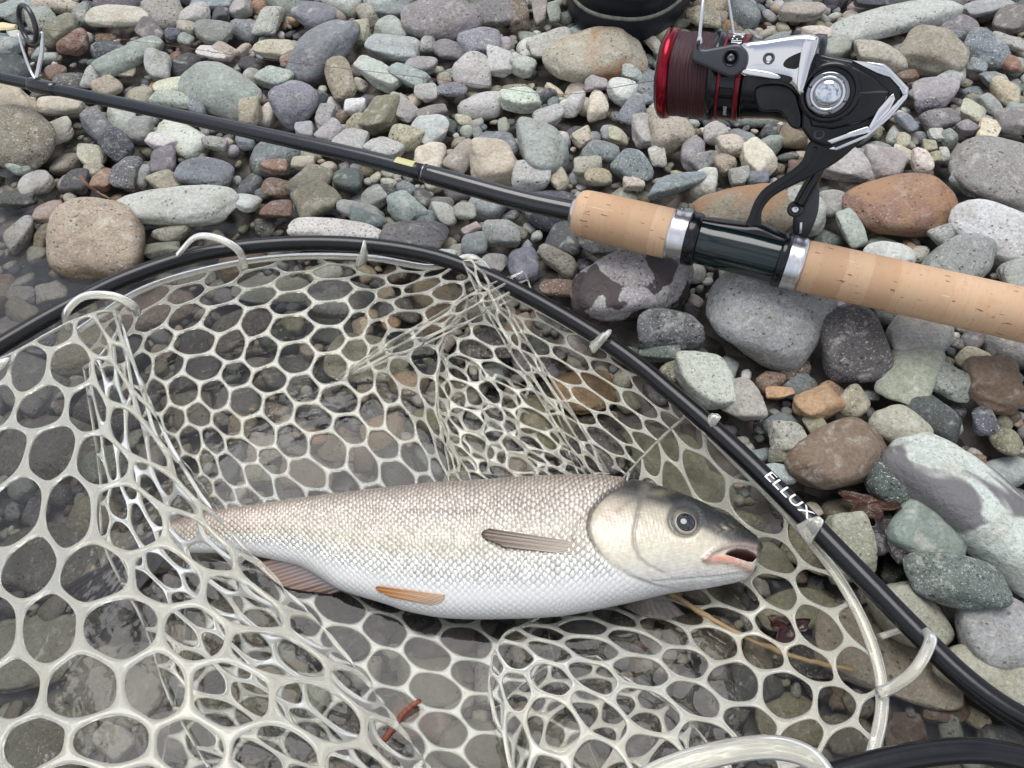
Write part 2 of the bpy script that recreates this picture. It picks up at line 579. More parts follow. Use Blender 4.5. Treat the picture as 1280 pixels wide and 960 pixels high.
def fish_material():
    m, N, L, B = material('fish_skin')
    at = N.new('ShaderNodeAttribute')
    at.attribute_name = 'Col'
    geo = N.new('ShaderNodeNewGeometry')
    n = nnoise(N, L, geo.outputs['Position'], 900, 3, 0.6)
    c = nmix(N, L, nmath(N, L, 'MULTIPLY', n, 0.25), at.outputs['Color'], nmix(N, L, 1.0, at.outputs['Color'], (0.7, 0.68, 0.66, 1), 'MULTIPLY'))
    L.new(c, B.inputs['Base Color'])
    L.new(nmath(N, L, 'MULTIPLY', at.outputs['Alpha'], 0.35), B.inputs['Metallic'])
    B.inputs['Roughness'].default_value = 0.38
    B.inputs['Specular IOR Level'].default_value = 0.55
    B.inputs['Coat Weight'].default_value = 0.3
    B.inputs['Coat Roughness'].default_value = 0.16
    B.inputs['Subsurface Weight'].default_value = 0.08
    B.inputs['Subsurface Radius'].default_value = (0.004, 0.002, 0.0015)
    L.new(nbump(N, L, n, 0.12, 0.0003), B.inputs['Normal'])
    return m
M['fish'] = fish_material()

def fin_material(name, c0, c1, alpha=1.0, freq=1.0):
    m, N, L, B = material(name)
    at = N.new('ShaderNodeAttribute')
    at.attribute_name = 'fin'                  # x = along rays 0..1, y = across 0..1
    sx = N.new('ShaderNodeSeparateXYZ')
    L.new(at.outputs['Vector'], sx.inputs[0])
    w = nmath(N, L, 'SINE', nmath(N, L, 'MULTIPLY', sx.outputs[1], 6.283 * 16 * freq))
    f = nramp(N, L, w, -0.4, 0.8)
    c = nmix(N, L, sx.outputs[0], (*c0, 1), (*c1, 1))
    c = nmix(N, L, nmath(N, L, 'MULTIPLY', f, 0.55), c, nmix(N, L, 1.0, c, (0.4, 0.36, 0.34, 1), 'MULTIPLY'))
    L.new(c, B.inputs['Base Color'])
    B.inputs['Roughness'].default_value = 0.3
    B.inputs['Coat Weight'].default_value = 0.3
    B.inputs['Alpha'].default_value = alpha
    L.new(nbump(N, L, w, 0.4, 0.0006), B.inputs['Normal'])
    return m
M['fin_pect'] = fin_material('fin_brown', (0.50, 0.43, 0.36), (0.12, 0.08, 0.055), 0.97, 0.7)
M['fin_far'] = fin_material('fin_far', (0.16, 0.14, 0.13), (0.20, 0.17, 0.15), 0.45, 0.6)
M['fin_orange'] = fin_material('fin_orange', (0.62, 0.45, 0.32), (0.58, 0.25, 0.06), 0.95, 0.6)
M['fin_anal'] = fin_material('fin_pink_grey', (0.26, 0.24, 0.25), (0.36, 0.22, 0.17), 0.85, 0.8)
M['fin_tail'] = fin_material('fin_dark', (0.10, 0.095, 0.10), (0.03, 0.028, 0.03), 0.96, 1.3)
M['eye_dark'] = plain('eye_pupil', (0.004, 0.005, 0.008), 0.05, 0, 0.6, 0.8)
M['eye_gold'] = plain('eye_iris', (0.50, 0.45, 0.34), 0.25, 0.5)

# ------------------------------------------------------------------ shore: bed height
SHORE = np.array([P(*q)[:2] for q in ((-900, 235), (-100, 318), (110, 345), (300, 415), (450, 560), (620, 690), (770, 860), (1120, 1010), (1700, 1200))])

def shore_dist(x, y):
    """signed distance to the shoreline, positive on the dry side (away from the water's corner)"""
    p = np.stack([np.asarray(x, float), np.asarray(y, float)], -1)
    best = np.full(p.shape[:-1], 1e9)
    sign = np.ones(p.shape[:-1])
    for a, b in zip(SHORE[:-1], SHORE[1:]):
        ab = b - a
        t = np.clip(((p - a) @ ab) / (ab @ ab), 0, 1)
        q = a + t[..., None] * ab
        d = np.linalg.norm(p - q, axis=-1)
        c = ab[0] * (p - a)[..., 1] - ab[1] * (p - a)[..., 0]
        m = d < best - 1e-9
        best = np.where(m, d, best)
        sign = np.where(m, np.sign(c), sign)
    return best * sign

def gz(x, y):
    d = shore_dist(x, y)
    up = -0.012 + 0.055 * (1 - np.exp(-np.maximum(d, 0) / 0.22))
    dn = -0.012 - 0.030 * (1 - np.exp(np.minimum(d, 0) / 0.12)) + 0.05 * np.minimum(d, 0) * 0.3
    return np.where(d > 0, up, dn)

def on_bed(px, py, lift=0.0):
    z = 0.0
    for _ in range(8):
        p = P(px, py, z)
        z = float(gz(p[0], p[1])) + lift
    return P(px, py, z)

# ground sheet: fine near the camera, reaching far out
xs = np.concatenate([[-60, -20, -8, -4, -2.2], np.linspace(-1.4, 1.4, 71), [2.2, 4, 8, 20, 60]])
ys = np.concatenate([[-60, -20, -8, -4, -2], np.linspace(-0.9, 1.9, 71), [2.6, 4, 8, 20, 60]])
GX, GY = np.meshgrid(xs, ys)
GZ = gz(GX, GY) - 0.012 + 0.003 * np.sin(GX * 37 + np.sin(GY * 29)) * np.cos(GY * 41)
gv = np.stack([GX, GY, GZ], -1).reshape(-1, 3)
nxs = len(xs)
gf = [(j * nxs + i, j * nxs + i + 1, (j + 1) * nxs + i + 1, (j + 1) * nxs + i) for j in range(len(ys) - 1) for i in range(nxs - 1)]
o = link('gravel_ground', new_mesh('gravel_ground', gv, gf, True, M['ground']))
o['kind'] = 'structure'
tag(o, 'dark wet gravel bed under the stones', 'ground')

# water sheet: one level surface, the bed rises out of it
wx = np.concatenate([[-60, -10, -3], np.linspace(-1.2, 1.2, 25), [3, 10, 60]])
wv = np.array([(x, y, 0.0) for y in wx for x in wx])
k = len(wx)
wf = [(j * k + i, j * k + i + 1, (j + 1) * k + i + 1, (j + 1) * k + i) for j in range(k - 1) for i in range(k - 1)]
o = link('shallow_water', new_mesh('shallow_water', wv, wf, True, M['water']))
o['kind'] = 'structure'
tag(o, 'clear still shallow water at the edge of the shingle', 'water')

# ------------------------------------------------------------------ stones
def icosphere(sub):
    bm = bmesh.new()
    bmesh.ops.create_icosphere(bm, subdivisions=sub, radius=1.0)
    v = np.array([tuple(a.co) for a in bm.verts])
    f = [tuple(a.index for a in q.verts) for q in bm.faces]
    bm.free()
    return v, f

ICO = {s: icosphere(s) for s in (2, 3, 5)}

def value_noise(p, seed, freq):
    r = np.random.default_rng(seed)
    out = np.zeros(len(p))
    for k in range(7):
        w = r.normal(size=3) * freq
        out += np.sin(p @ w + r.uniform(0, 6.28))
    return out / 7

def pebble_verts(v, seed, angular):
    r = np.random.default_rng(seed)
    n = r.integers(7, 13)
    nr = r.normal(size=(n, 3))
    nr /= np.linalg.norm(nr, axis=1)[:, None]
    nr = np.vstack([nr, np.eye(3), -np.eye(3)])
    h = np.concatenate([r.uniform(0.72, 1.1, n), r.uniform(0.85, 1.05, 6)])
    pw = angular
    s = np.power(np.maximum(v @ nr.T, 0) / h, pw).sum(1) ** (-1 / pw)
    s = s * (1 + 0.11 * value_noise(v, seed + 1, 2.4) + 0.05 * value_noise(v, seed + 2, 5) + 0.02 * value_noise(v, seed + 3, 11))
    out = v * s[:, None]
    ext = np.abs(out).max(0)
    return out / (0.5 * ext + 0.5 * ext.mean())

NBASE = 40
BASES = {}
def base_mesh(i, mat, sub=5):
    key = (i, mat.name)
    if key not in BASES:
        v, f = ICO[sub]
        pv = pebble_verts(v, 100 + i, [5, 7, 9, 11][i % 4])
        pv = pv * (1 + 0.006 * value_noise(pv, 900 + i, 16)[:, None] + 0.004 * value_noise(pv, 950 + i, 33)[:, None])
        BASES[key] = new_mesh('stone', pv, f, True, mat)
    return BASES[key]

COL = dict(lg=(.37, .375, .36), wg=(.50, .51, .49), bg=(.20, .225, .255), dg=(.10, .10, .105), sl=(.095, .10, .125),
           tn=(.40, .345, .25), cr=(.52, .475, .37), br=(.20, .14, .095), orr=(.40, .235, .12), gn=(.29, .325, .315),
           ol=(.25, .235, .165), pu=(.20, .19, .20), pk=(.42, .36, .32), rd=(.26, .145, .105), lo=(.33, .325, .26), lp=(.33, .325, .335), dgn=(.10, .125, .12), mg=(.165, .215, .185))
def _tone(c):
    g = 0.35 * c[0] + 0.45 * c[1] + 0.2 * c[2]
    return tuple(0.98 * (0.76 * x + 0.24 * g) * w for x, w in zip(c, (1.0, 1.0, 0.965)))
COL = {k_: _tone(c_) for k_, c_ in COL.items()}
CNAME = dict(lg='light grey', wg='whitish grey', bg='blue-grey', dg='dark grey', sl='slate-blue', tn='tan', cr='cream', br='brown',
             orr='rust-orange', gn='pale green-grey', ol='olive-brown', pu='purplish grey', pk='pinkish', rd='reddish-brown',
             lo='olive-grey', lp='pale mauve-grey', dgn='dark green-grey', mg='green')

# traced stones: photo x, y, half-length, half-width, turn (clockwise), colour, [flatness], [special]
TR = """
8 58 17 17 0 gn;74 38 26 18 -60 ol;92 55 22 15 -40 rd;148 20 40 13 0 cr;188 40 21 14 10 pu;165 70 40 16 -35 gn;198 80 22 17 80 lg
270 42 28 16 0 gn;265 66 21 9 5 wg;270 112 54 30 25 gn;213 108 26 13 0 cr;215 124 29 11 10 lg;248 133 13 15 0 bg;312 145 20 16 70 tn
116 95 18 13 -80 lg;158 90 12 7 0 tn;135 112 19 14 -20 tn;78 133 29 14 -5 cr;8 132 44 26 15 tn;20 178 52 36 20 ol;64 168 31 14 -22 cr
122 158 27 15 35 bg;148 182 22 18 10 sl;172 162 18 17 0 lp;115 196 18 14 0 cr;203 178 16 13 20 wg;205 200 18 17 30 pu;160 218 21 20 -30 pu
178 221 16 10 -75 gn;207 226 23 15 25 tn;257 216 36 19 8 bg;28 205 19 16 20 lg;45 230 21 16 -20 lg;118 216 14 10 0 tn;130 225 14 15 0 rd
270 178 19 10 10 lg;95 228 19 15 0 dg;20 12 26 15 -15 gn;72 6 36 9 5 tn;52 25 21 17 20 lg;102 18 12 14 0 gn;265 4 26 9 0 bg
245 20 21 13 -20 lg;277 17 12 10 0 sl;235 34 14 10 10 pk;215 42 13 10 0 sl;233 50 11 8 10 gn;282 62 15 10 20 cr;300 10 15 14 0 lg
335 25 23 17 -80 lg;392 22 31 17 15 bg;460 17 17 12 40 pk;490 12 23 12 10 bg;557 24 50 28 5 pu;614 15 34 20 0 pu;405 62 46 27 -50 bg
487 37 23 15 0 lg;490 60 36 18 5 gn;534 55 12 12 0 lg;560 63 21 12 0 pu;597 52 30 22 0 bg;450 45 18 15 70 lo;366 133 33 29 10 bg
342 95 23 15 15 gn;425 100 29 18 60 tn;475 92 31 16 35 wg;510 95 27 13 20 gn;525 80 21 13 10 lg;590 88 25 22 0 lg;625 76 20 18 80 wg
475 143 31 23 -60 ol;500 137 25 14 30 lg;538 140 21 9 -15 pu;540 160 23 18 -15 wg;507 173 23 16 15 tn;480 185 23 18 20 wg;445 133 14 12 0 wg
445 156 14 13 0 tn;406 148 18 12 -75 lg;382 163 14 12 0 lg;415 166 18 14 -35 lg;437 178 24 17 10 lg;537 200 21 20 0 cr;580 193 28 18 -50 lo
617 206 35 29 0 tn;563 112 21 11 0 bg;532 115 16 12 0 lg;390 228 27 22 -30 ol;345 208 20 10 0 rd;350 235 23 12 0 br;435 225 20 17 0 dgn
380 203 15 10 0 tn;370 72 21 11 -10 br;345 60 29 12 5 cr;740 64 67 33 -8 tn . ochre;690 57 34 19 -15 wg;655 85 19 14 0 wg;650 125 26 15 -5 wg
718 130 19 12 -70 wg;747 135 24 15 -75 cr;780 117 21 18 0 wg;792 140 23 14 -45 bg;683 145 23 14 -10 lp;682 190 38 31 80 lg;662 224 27 22 0 lg
807 165 20 18 90 lg;750 190 26 15 10 gn;795 210 29 18 30 bg;846 228 39 13 -15 bg;868 190 27 17 -70 lp;838 168 33 31 0 tn;895 165 17 14 0 wg
915 183 21 14 -10 cr;946 198 24 20 20 cr;905 205 17 14 -20 tn;922 222 15 14 0 lg;946 222 15 10 0 bg;880 202 22 13 -35 lp;882 228 19 17 -60 wg
820 195 15 12 80 wg;772 170 14 10 0 tn;730 172 15 10 -25 tn;700 225 15 12 -20 tn;745 104 16 10 0 lg;790 92 15 10 0 lg;675 12 18 12 70 pk
648 14 24 14 80 br;693 16 14 10 70 lg;735 208 19 15 0 lo;792 228 14 10 0 cr;816 52 17 8 50 cr;748 224 19 13 0 tn;1122 25 80 18 -12 lg
1097 68 36 22 5 cr;1167 67 38 28 18 tn;1234 62 31 20 12 bg;1232 9 34 12 -18 lp;1185 50 23 10 10 bg;1260 53 22 11 10 lg;1190 98 27 10 -20 gn
1168 116 29 17 5 lp;1258 118 24 15 75 tn;1216 138 19 15 10 cr;1238 130 16 11 50 lg;1271 140 16 13 0 gn;1135 95 14 9 0 br;1045 60 19 16 0 lg
1022 41 23 11 5 cr;1000 12 32 13 5 cr;1157 130 15 9 -10 sl;1175 148 23 14 -15 pu;1135 152 15 9 50 bg;1207 160 14 10 -15 pu;1236 163 17 12 -50 cr
1170 168 9 9 0 wg;1187 172 12 11 20 gn;1128 175 15 9 -50 cr;1130 190 16 9 20 cr;1150 202 18 13 80 cr;1162 182 10 8 0 tn;1170 196 9 8 0 tn
1182 193 9 8 80 wg;1243 218 62 40 12 lp;1213 228 27 15 20 bg;1108 207 29 23 0 lg;1060 205 41 21 0 lg;1268 155 28 18 0 pu;1262 25 24 18 -40 pu
1160 32 20 10 0 br;1196 34 26 15 10 pu;1265 81 13 10 0 rd;1222 84 13 9 10 bg;1240 97 18 11 -10 bg;1105 0 42 9 -3 sl;880 22 22 13 0 tn;905 60 20 12 0 lg
126 300 62 52 0 tn;220 262 79 23 -3 lg;212 293 26 12 -15 lg;197 312 27 11 -12 gn;62 268 21 14 -10 pk;24 293 26 19 -60 gn;52 297 19 9 -75 ol
15 248 32 11 0 dg;45 318 15 14 0 lg;88 248 9 9 0 lg;310 255 20 12 0 wg;28 393 24 15 25 ol;30 370 19 11 0 lg;65 368 21 13 -10 lg;12 412 20 13 0 pu
195 385 50 28 -10 br;345 262 22 11 0 rd;397 253 30 22 -20 ol;450 265 32 12 15 lg;425 290 62 15 8 wg;455 274 29 14 20 bg;465 250 19 14 -20 gn
505 258 26 19 30 gn;520 295 42 20 5 pu;558 268 20 14 60 lp;582 266 16 13 0 lg;588 287 14 8 -30 pk;592 305 18 15 0 lp;627 290 25 18 0 lg
560 318 15 7 0 wg;618 328 18 13 10 lg;655 330 26 22 60 bg;697 325 29 13 30 lo;702 362 30 13 0 br;750 302 32 20 0 dg;797 360 78 44 -18 lp . wetpatch
838 415 42 26 -10 dg;948 395 76 56 18 lg;825 440 27 12 5 dgn;845 462 19 14 -30 ol;884 480 38 33 0 wg;1060 425 52 38 80 dg;1155 412 50 33 -20 lp
1203 325 55 30 -20 lp;1133 467 47 30 -55 lo;1187 480 32 19 30 gn;1238 482 34 33 0 br;1126 250 78 37 -3 rd . ochre;1065 286 25 18 60 lg
1240 292 62 32 25 wg;1110 318 36 16 5 wg;1186 293 24 17 -20 gn;1276 345 27 24 0 lg;930 266 60 36 0 tn . ochre;1008 265 32 26 80 wg;1040 254 22 20 80 lg
1222 640 112 52 50 wg . dark;1045 563 72 39 -18 br;985 548 27 21 0 lo;978 566 19 14 0 ol;1020 505 33 22 -20 orr;1018 531 15 13 60 ol;1066 506 24 19 -30 ol
1127 535 37 25 35 lo;1168 518 37 22 30 dgn;1228 525 21 15 80 sl;1258 552 20 17 30 ol;1120 602 42 30 30 dgn;1162 670 44 35 30 gn;1198 726 56 32 3 mg
1060 682 40 29 80 lo;972 592 26 13 10 gn;925 502 29 28 0 lo;975 490 19 9 0 orr;1140 765 44 38 70 lo;1250 792 50 46 0 lg;1115 825 88 45 15 lo
1236 842 55 32 30 lo;1000 760 52 25 -5 lo;1064 920 36 25 0 ol;1132 916 31 22 0 br;1178 884 32 20 10 rd;850 566 82 50 48 lo;728 492 40 30 0 orr
677 530 52 31 40 ol;747 556 42 30 20 dg;480 540 32 22 -15 orr;465 448 55 30 0 lo;300 410 42 22 -20 pu;345 362 52 18 0 lg;250 445 40 28 70 dg
243 505 42 24 70 lo;360 468 36 24 10 dg;560 495 30 20 10 ol;600 560 38 22 0 lo;385 590 36 24 0 ol;330 560 30 22 10 pk;430 560 34 20 0 br
300 500 30 20 0 pu;610 430 34 24 0 dg;415 415 34 20 10 dg;520 430 30 20 0 dgn;560 400 34 18 -10 br;660 455 30 20 10 dg;240 345 30 14 -10 ol
180 690 60 34 0 lg;60 700 60 40 10 pu;230 620 46 32 -10 ol;60 560 70 38 -5 pu;150 500 50 34 10 dg;40 480 44 30 10 pu;110 440 40 26 0 ol;30 820 70 44 0 lg
150 850 64 44 20 lg;70 930 60 40 0 lo;230 930 64 40 0 pu;330 860 50 36 0 ol;420 800 46 30 0 dg;450 890 50 34 0 dg;540 850 46 32 0 lo;530 900 40 26 10 rd
600 930 50 30 0 ol;560 800 40 24 0 pu;720 850 56 36 0 dg;800 910 60 40 0 dg;890 880 50 36 0 dg;880 800 46 28 10 br;950 860 36 26 0 dg;1000 820 40 26 0 dg
990 900 44 30 0 ol;700 930 50 36 0 lo;960 700 30 22 0 lo;1010 690 34 24 20 ol;350 920 50 34 0 dg;300 770 48 32 0 ol
"""
traced = []
for ln in TR.strip().split('\n'):
    for q in ln.split(';'):
        w = q.split()
        if w:
            traced.append((float(w[0]), float(w[1]), float(w[2]), float(w[3]), float(w[4]), w[5], w[7] if len(w) > 7 else None))

# prominent stones get words of their own (keyed by photo x, y)
SPECIAL = {
 (740, 64): 'large half-moon tan stone with rusty crust in front of the boot',
 (1122, 25): 'longest pale green-grey boulder slab lying in dry shingle behind the reel',
 (1097, 68): 'smooth cream cobble just below the long slab behind the reel',
 (1167, 67): 'tan heart-shaped porous stone beside the smooth cream cobble',
 (1126, 250): 'big reddish-brown stone with ochre patch above the rear cork grip',
 (1243, 218): 'large speckled mauve-grey boulder beyond the reddish stone',
 (930, 266): 'porous tan and orange stone seen through the reel stem',
 (1008, 265): 'whitish stone behind the reel handle knob',
 (797, 360): 'mauve stone blotched with dark damp patches under the front cork grip',
 (948, 395): 'big rounded light grey rock under the reel seat',
 (1060, 425): 'upright dark grey rock under the rear cork grip',
 (884, 480): 'round whitish stone just outside the net hoop below the grey rock',
 (1222, 640): 'largest whitish slab with dark grey band outside the net hoop',
 (1198, 726): 'smooth green oval stone at the foot of the whitish slab',
 (1045, 563): 'wet brown pitted rock beside the lettered part of the hoop',
 (1162, 670): 'green and white mottled stone between hoop and whitish slab',
 (1133, 467): 'olive-grey porous stone standing on end below the cork grip',
 (1238, 482): 'rounded brown stone beside the porous stone below the cork grip',
 (126, 300): 'large sandy tan boulder at the water edge beyond the hoop',
 (220, 262): 'long flat light grey stone lying on the tan boulder',
 (405, 62): 'angular blue-grey wedge-shaped stone in the shingle beyond the rod',
 (557, 24): 'large purplish grey boulder beside the boot',
 (270, 112): 'large pale green angular stone just beyond the rod blank',
 (366, 133): 'rounded dark blue-grey stone just beyond the rod blank',
 (682, 190): 'large speckled light grey stone between boot and front cork grip',
 (617, 206): 'blocky tan stone touching the far side of the rod sleeve',
 (20, 178): 'big olive-brown boulder in front of the rod below its guide',
 (74, 38): 'olive oval stone standing behind the rod guide ring',
 (92, 55): 'wet shiny reddish stone next to the olive oval behind the guide',
 (1240, 292): 'whitish wedge-shaped slab beyond the rear cork grip',
 (1203, 325): 'pale mauve stone half hidden by the rear cork grip',
 (520, 295): 'purplish brown oval stone just beyond the top of the hoop',
 (425, 290): 'whitish flat slab just beyond the top of the hoop',
 (850, 566): 'large olive-grey oval stone seen through the net above the fish head',
 (728, 492): 'rust-orange stone seen through the net',
 (1115, 825): 'large olive-grey boulder the hoop crosses beside the net loop',
 (1250, 792): 'rough light grey stone below the dark green oval outside the hoop',
 (1105, 0): 'dark slate-blue stone behind the long pale slab',
}
taken = {}

def zone(px, py, z):
    rod_y = 96 + 0.2315 * px
    hoop = [(-100, 480), (0, 432), (160, 345), (350, 305), (540, 318), (700, 390), (850, 500), (1000, 640), (1160, 800), (1280, 905)]
    hy = np.interp(px, [h[0] for h in hoop], [h[1] for h in hoop])
    if py < rod_y - 4:
        return 'in dry shingle beyond the rod'
    if py < hy - 4:
        if px < 200 and py > 330:
            return 'in the shallows outside the hoop'
        if px > 640:
            return 'on shore outside the hoop, handle side' if py > 440 else 'in the gap between handle and hoop'
        return 'in the shingle between rod and hoop'
    if px < 330:
        return 'under water below the net, fish-tail end'
    if py < 640:
        return 'under the net on the back side of the fish'
    return 'under the net on the belly side of the fish'

LANDMARKS = [((34, 40), 'the rod guide ring'), ((506, 208), 'the yellow rod mark'), ((780, 20), 'the boot'), ((740, 64), 'the half-moon tan stone'), ((840, 92), 'the reel spool'),
 ((1080, 110), 'the reel body'), ((1122, 25), 'the long pale slab'), ((1243, 218), 'the speckled mauve boulder'), ((1126, 250), 'the ochre-patched stone'), ((780, 280), 'the front cork grip'),
 ((930, 311), 'the reel seat'), ((1180, 370), 'the rear cork grip'), ((1222, 640), 'the white slab'), ((985, 620), 'the hoop lettering'), ((1150, 810), 'the big hoop loop'), ((1020, 505), 'the orange stone'),
 ((126, 300), 'the sandy tan boulder'), ((220, 262), 'the long flat grey stone'), ((20, 178), 'the olive boulder'), ((405, 62), 'the blue-grey wedge stone'), ((557, 24), 'the purplish boulder'), ((270, 112), 'the big pale green stone'),
 ((366, 133), 'the dark blue-grey stone'), ((682, 190), 'the speckled grey stone'), ((617, 206), 'the blocky tan stone'), ((425, 290), 'the whitish flat slab'), ((240, 345), 'the far loop on the hoop'), ((140, 370), 'the shallows loop'),
 ((910, 690), 'the fish mouth'), ((690, 680), 'the pectoral fin'), ((520, 745), 'the orange belly fin'), ((380, 720), 'the anal fin'), ((240, 670), 'the tail root'), ((95, 790), 'the tail fin'), ((510, 890), 'the red twig'), ((950, 800), 'the straw stem'), ((690, 850), 'the lower net fold'),
 ((600, 340), 'the net fold crest'), ((480, 540), 'the sunken orange stone'), ((260, 420), 'the hoop bend'), ((90, 560), 'the raised net flap'), ((350, 850), 'the flap edge'), ((1198, 726), 'the green oval stone'), ((948, 395), 'the big grey rock'), ((797, 360), 'the blotched mauve stone')]
def near_landmark(px, py):
    return min(LANDMARKS, key=lambda q: math.hypot(q[0][0] - px, q[0][1] - py) + (9e9 if math.hypot(q[0][0] - px, q[0][1] - py) < 3 else 0))[1]

MASK_RES = 0.0016
MX0, MX1, MY0, MY1 = -0.75, 0.75, -0.12, 1.15
occ = np.zeros((int((MY1 - MY0) / MASK_RES), int((MX1 - MX0) / MASK_RES)), bool)
def footprint(c, ax1, ax2):
    """grid indices inside the ellipse with half-axis vectors ax1, ax2 (2D)"""
    rx = math.hypot(ax1[0], ax2[0]); ry = math.hypot(ax1[1], ax2[1])
    i0 = max(int((c[0] - rx - MX0) / MASK_RES), 0); i1 = min(int((c[0] + rx - MX0) / MASK_RES) + 2, occ.shape[1])
    j0 = max(int((c[1] - ry - MY0) / MASK_RES), 0); j1 = min(int((c[1] + ry - MY0) / MASK_RES) + 2, occ.shape[0])
    if i1 <= i0 or j1 <= j0:
        return None
    X, Y = np.meshgrid(MX0 + (np.arange(i0, i1) + .5) * MASK_RES - c[0], MY0 + (np.arange(j0, j1) + .5) * MASK_RES - c[1])
    det = ax1[0] * ax2[1] - ax1[1] * ax2[0]
    if abs(det) < 1e-12:
        return None
    a = (X * ax2[1] - Y * ax2[0]) / det
    b = (-X * ax1[1] + Y * ax1[0]) / det
    return j0, j1, i0, i1, (a * a + b * b) < 1

def stone_obj(c, Mx, ci, mat, seed):
    """one stone: ellipsoid frame Mx (3x3 columns) at c"""
    U, S, Vt = np.linalg.svd(Mx)
    if np.linalg.det(U) < 0:
        U[:, 2] *= -1
    me = base_mesh(seed % NBASE, mat)
    o = bpy.data.objects.new('stone', me)
    col.objects.link(o)
    mw = Matrix.Identity(4)
    for i in range(3):
        for j in range(3):
            mw[i][j] = float(U[i, j] * S[j])
    mw.translation = Vector(tuple(map(float, c)))
    o.matrix_world = mw
    o.color = (*ci, 1)
    return o

def shape_word(a, b):
    q = a / max(b, 1e-6)
    return 'elongated' if q > 1.75 else ('oval' if q > 1.28 else 'rounded')

def label_stone(o, px, py, a, b, cn, spec=None):
    s = SPECIAL.get(spec)
    if s:
        lab = s
        o['label'], o['category'] = lab, 'stone'
        o['group'] = 'stones of the shingle shore'
        return
    size = 'tiny' if a < 13 else 'small' if a < 19 else 'palm-sized' if a < 30 else 'large'
    zz = zone(px, py, 0)
    zz = 'in water under the net' if zz.startswith('under water') else 'under the net' if zz.startswith('under') else 'in the shallows' if 'shallows' in zz else 'on dry shingle' if 'beyond' in zz else 'between rod and net' if 'between' in zz else 'on shore'
    lab = '%s %s %s stone %s, near %s' % (size, CNAME[cn], shape_word(a, b), zz, near_landmark(px, py))
    o['label'], o['category'] = lab, 'stone'
    o['group'] = 'stones of the shingle shore'

def jitter(c, r, amt=0.07):
    f = 1 + r.uniform(-1, 1) * amt * 2
    return tuple(min(0.75, max(0.01, x * f * (1 + r.uniform(-1, 1) * amt * 0.5))) for x in c)

FISHTOP = [(215, 650), (470, 605), (720, 585), (950, 680)]
fish_c = P(560, 690, 0.0)
for n, (px, py, a, b, ang, cn, sp) in enumerate(traced):
    r = np.random.default_rng(5000 + n)
    inside = zone(px, py, 0).startswith('under')
    # a stone inside the net lies low enough for the bag and the fish to rest on it
    lift = -0.004 if inside else 0.006 + 0.00012 * min(a, 60)
    if (px, py) == (1198, 726):
        lift = 0.024
    c = on_bed(px, py, lift)
    dep = float((c - CAMP) @ FWD)
    th = math.asin(-unit(c - CAMP)[2])
    tau = R(r.uniform(6, 20)) if not inside else R(2)
    e1, e2 = np.array([1.0, 0, 0]), np.array([0, math.cos(tau), math.sin(tau)])
    e3 = np.cross(e1, e2)
    flat = r.uniform(0.55, 0.8) if not inside else r.uniform(0.3, 0.45)
    kf = math.sqrt(math.sin(th + tau) ** 2 + (flat * math.cos(th + tau)) ** 2)
    gf_ = 1.08 if a > 36 else 0.98
    A, Bm = gf_ * a * dep / FPX, gf_ * b * dep / FPX
    ca, sa = math.cos(R(ang)), -math.sin(R(ang))
    ax1 = A * (ca * e1 + sa * e2 / kf)
    ax2 = Bm * (-sa * e1 + ca * e2 / kf)
    rz = flat * min(A, Bm)
    if inside:
        rz = min(rz, 0.014)
        top = (0.010 if px > 930 else 0.002) if py > 560 else 0.012
        c[2] = min(c[2], top - rz)
    mat = M['stone'] if not sp else M['stone_' + sp]
    o = stone_obj(c, np.stack([ax1, ax2, e3 * rz], 1), jitter(COL[cn], r, 0.11), mat, int(r.integers(0, 250)) * 4 if a > 48 else int(r.integers(0, 1000)))
    label_stone(o, px, py, a, b, cn, (int(px), int(py)))
    fp = footprint(c[:2], ax1[:2] * 0.92, ax2[:2] * 0.92)
    if fp:
        j0, j1, i0, i1, m_ = fp
        occ[j0:j1, i0:i1] |= m_

# fill between the traced ones: pack ever smaller stones into the free ground
fill = []
keys = list(COL)
wts = np.array([dict(lg=5, wg=3.5, bg=5, dg=2.6, sl=2.2, tn=3, cr=2, br=1.8, orr=.6, gn=2.4, ol=2, pu=1.8, pk=.4, rd=.8, lo=2.2, lp=1.6, dgn=1.6, mg=.5)[k_] for k_ in keys])
wts = wts / wts.sum()
fr_ = np.random.default_rng(99)
def try_fill(r0, r1, tries, maxov):
    for _ in range(tries):
        x, y = fr_.uniform(MX0, MX1), fr_.uniform(MY0, MY1)
        a = fr_.uniform(r0, r1)
        b = a * fr_.uniform(0.58, 0.95)
        t = fr_.uniform(0, math.pi)
        ax1 = np.array([math.cos(t), math.sin(t)]) * a
        ax2 = np.array([-math.sin(t), math.cos(t)]) * b
        fp = footprint((x, y), ax1, ax2)
        if fp is None:
            continue
        j0, j1, i0, i1, m_ = fp
        tot = m_.sum()
        if tot == 0 or (occ[j0:j1, i0:i1] & m_).sum() > maxov * tot:
            continue
        occ[j0:j1, i0:i1] |= m_
        fill.append((x, y, a, b, t, keys[fr_.choice(len(keys), p=wts)]))
try_fill(0.016, 0.024, 2500, 0.10)
try_fill(0.010, 0.016, 6000, 0.14)
try_fill(0.0065, 0.010, 16000, 0.30)
try_fill(0.004, 0.0065, 32000, 0.42)
try_fill(0.0025, 0.004, 30000, 0.55)

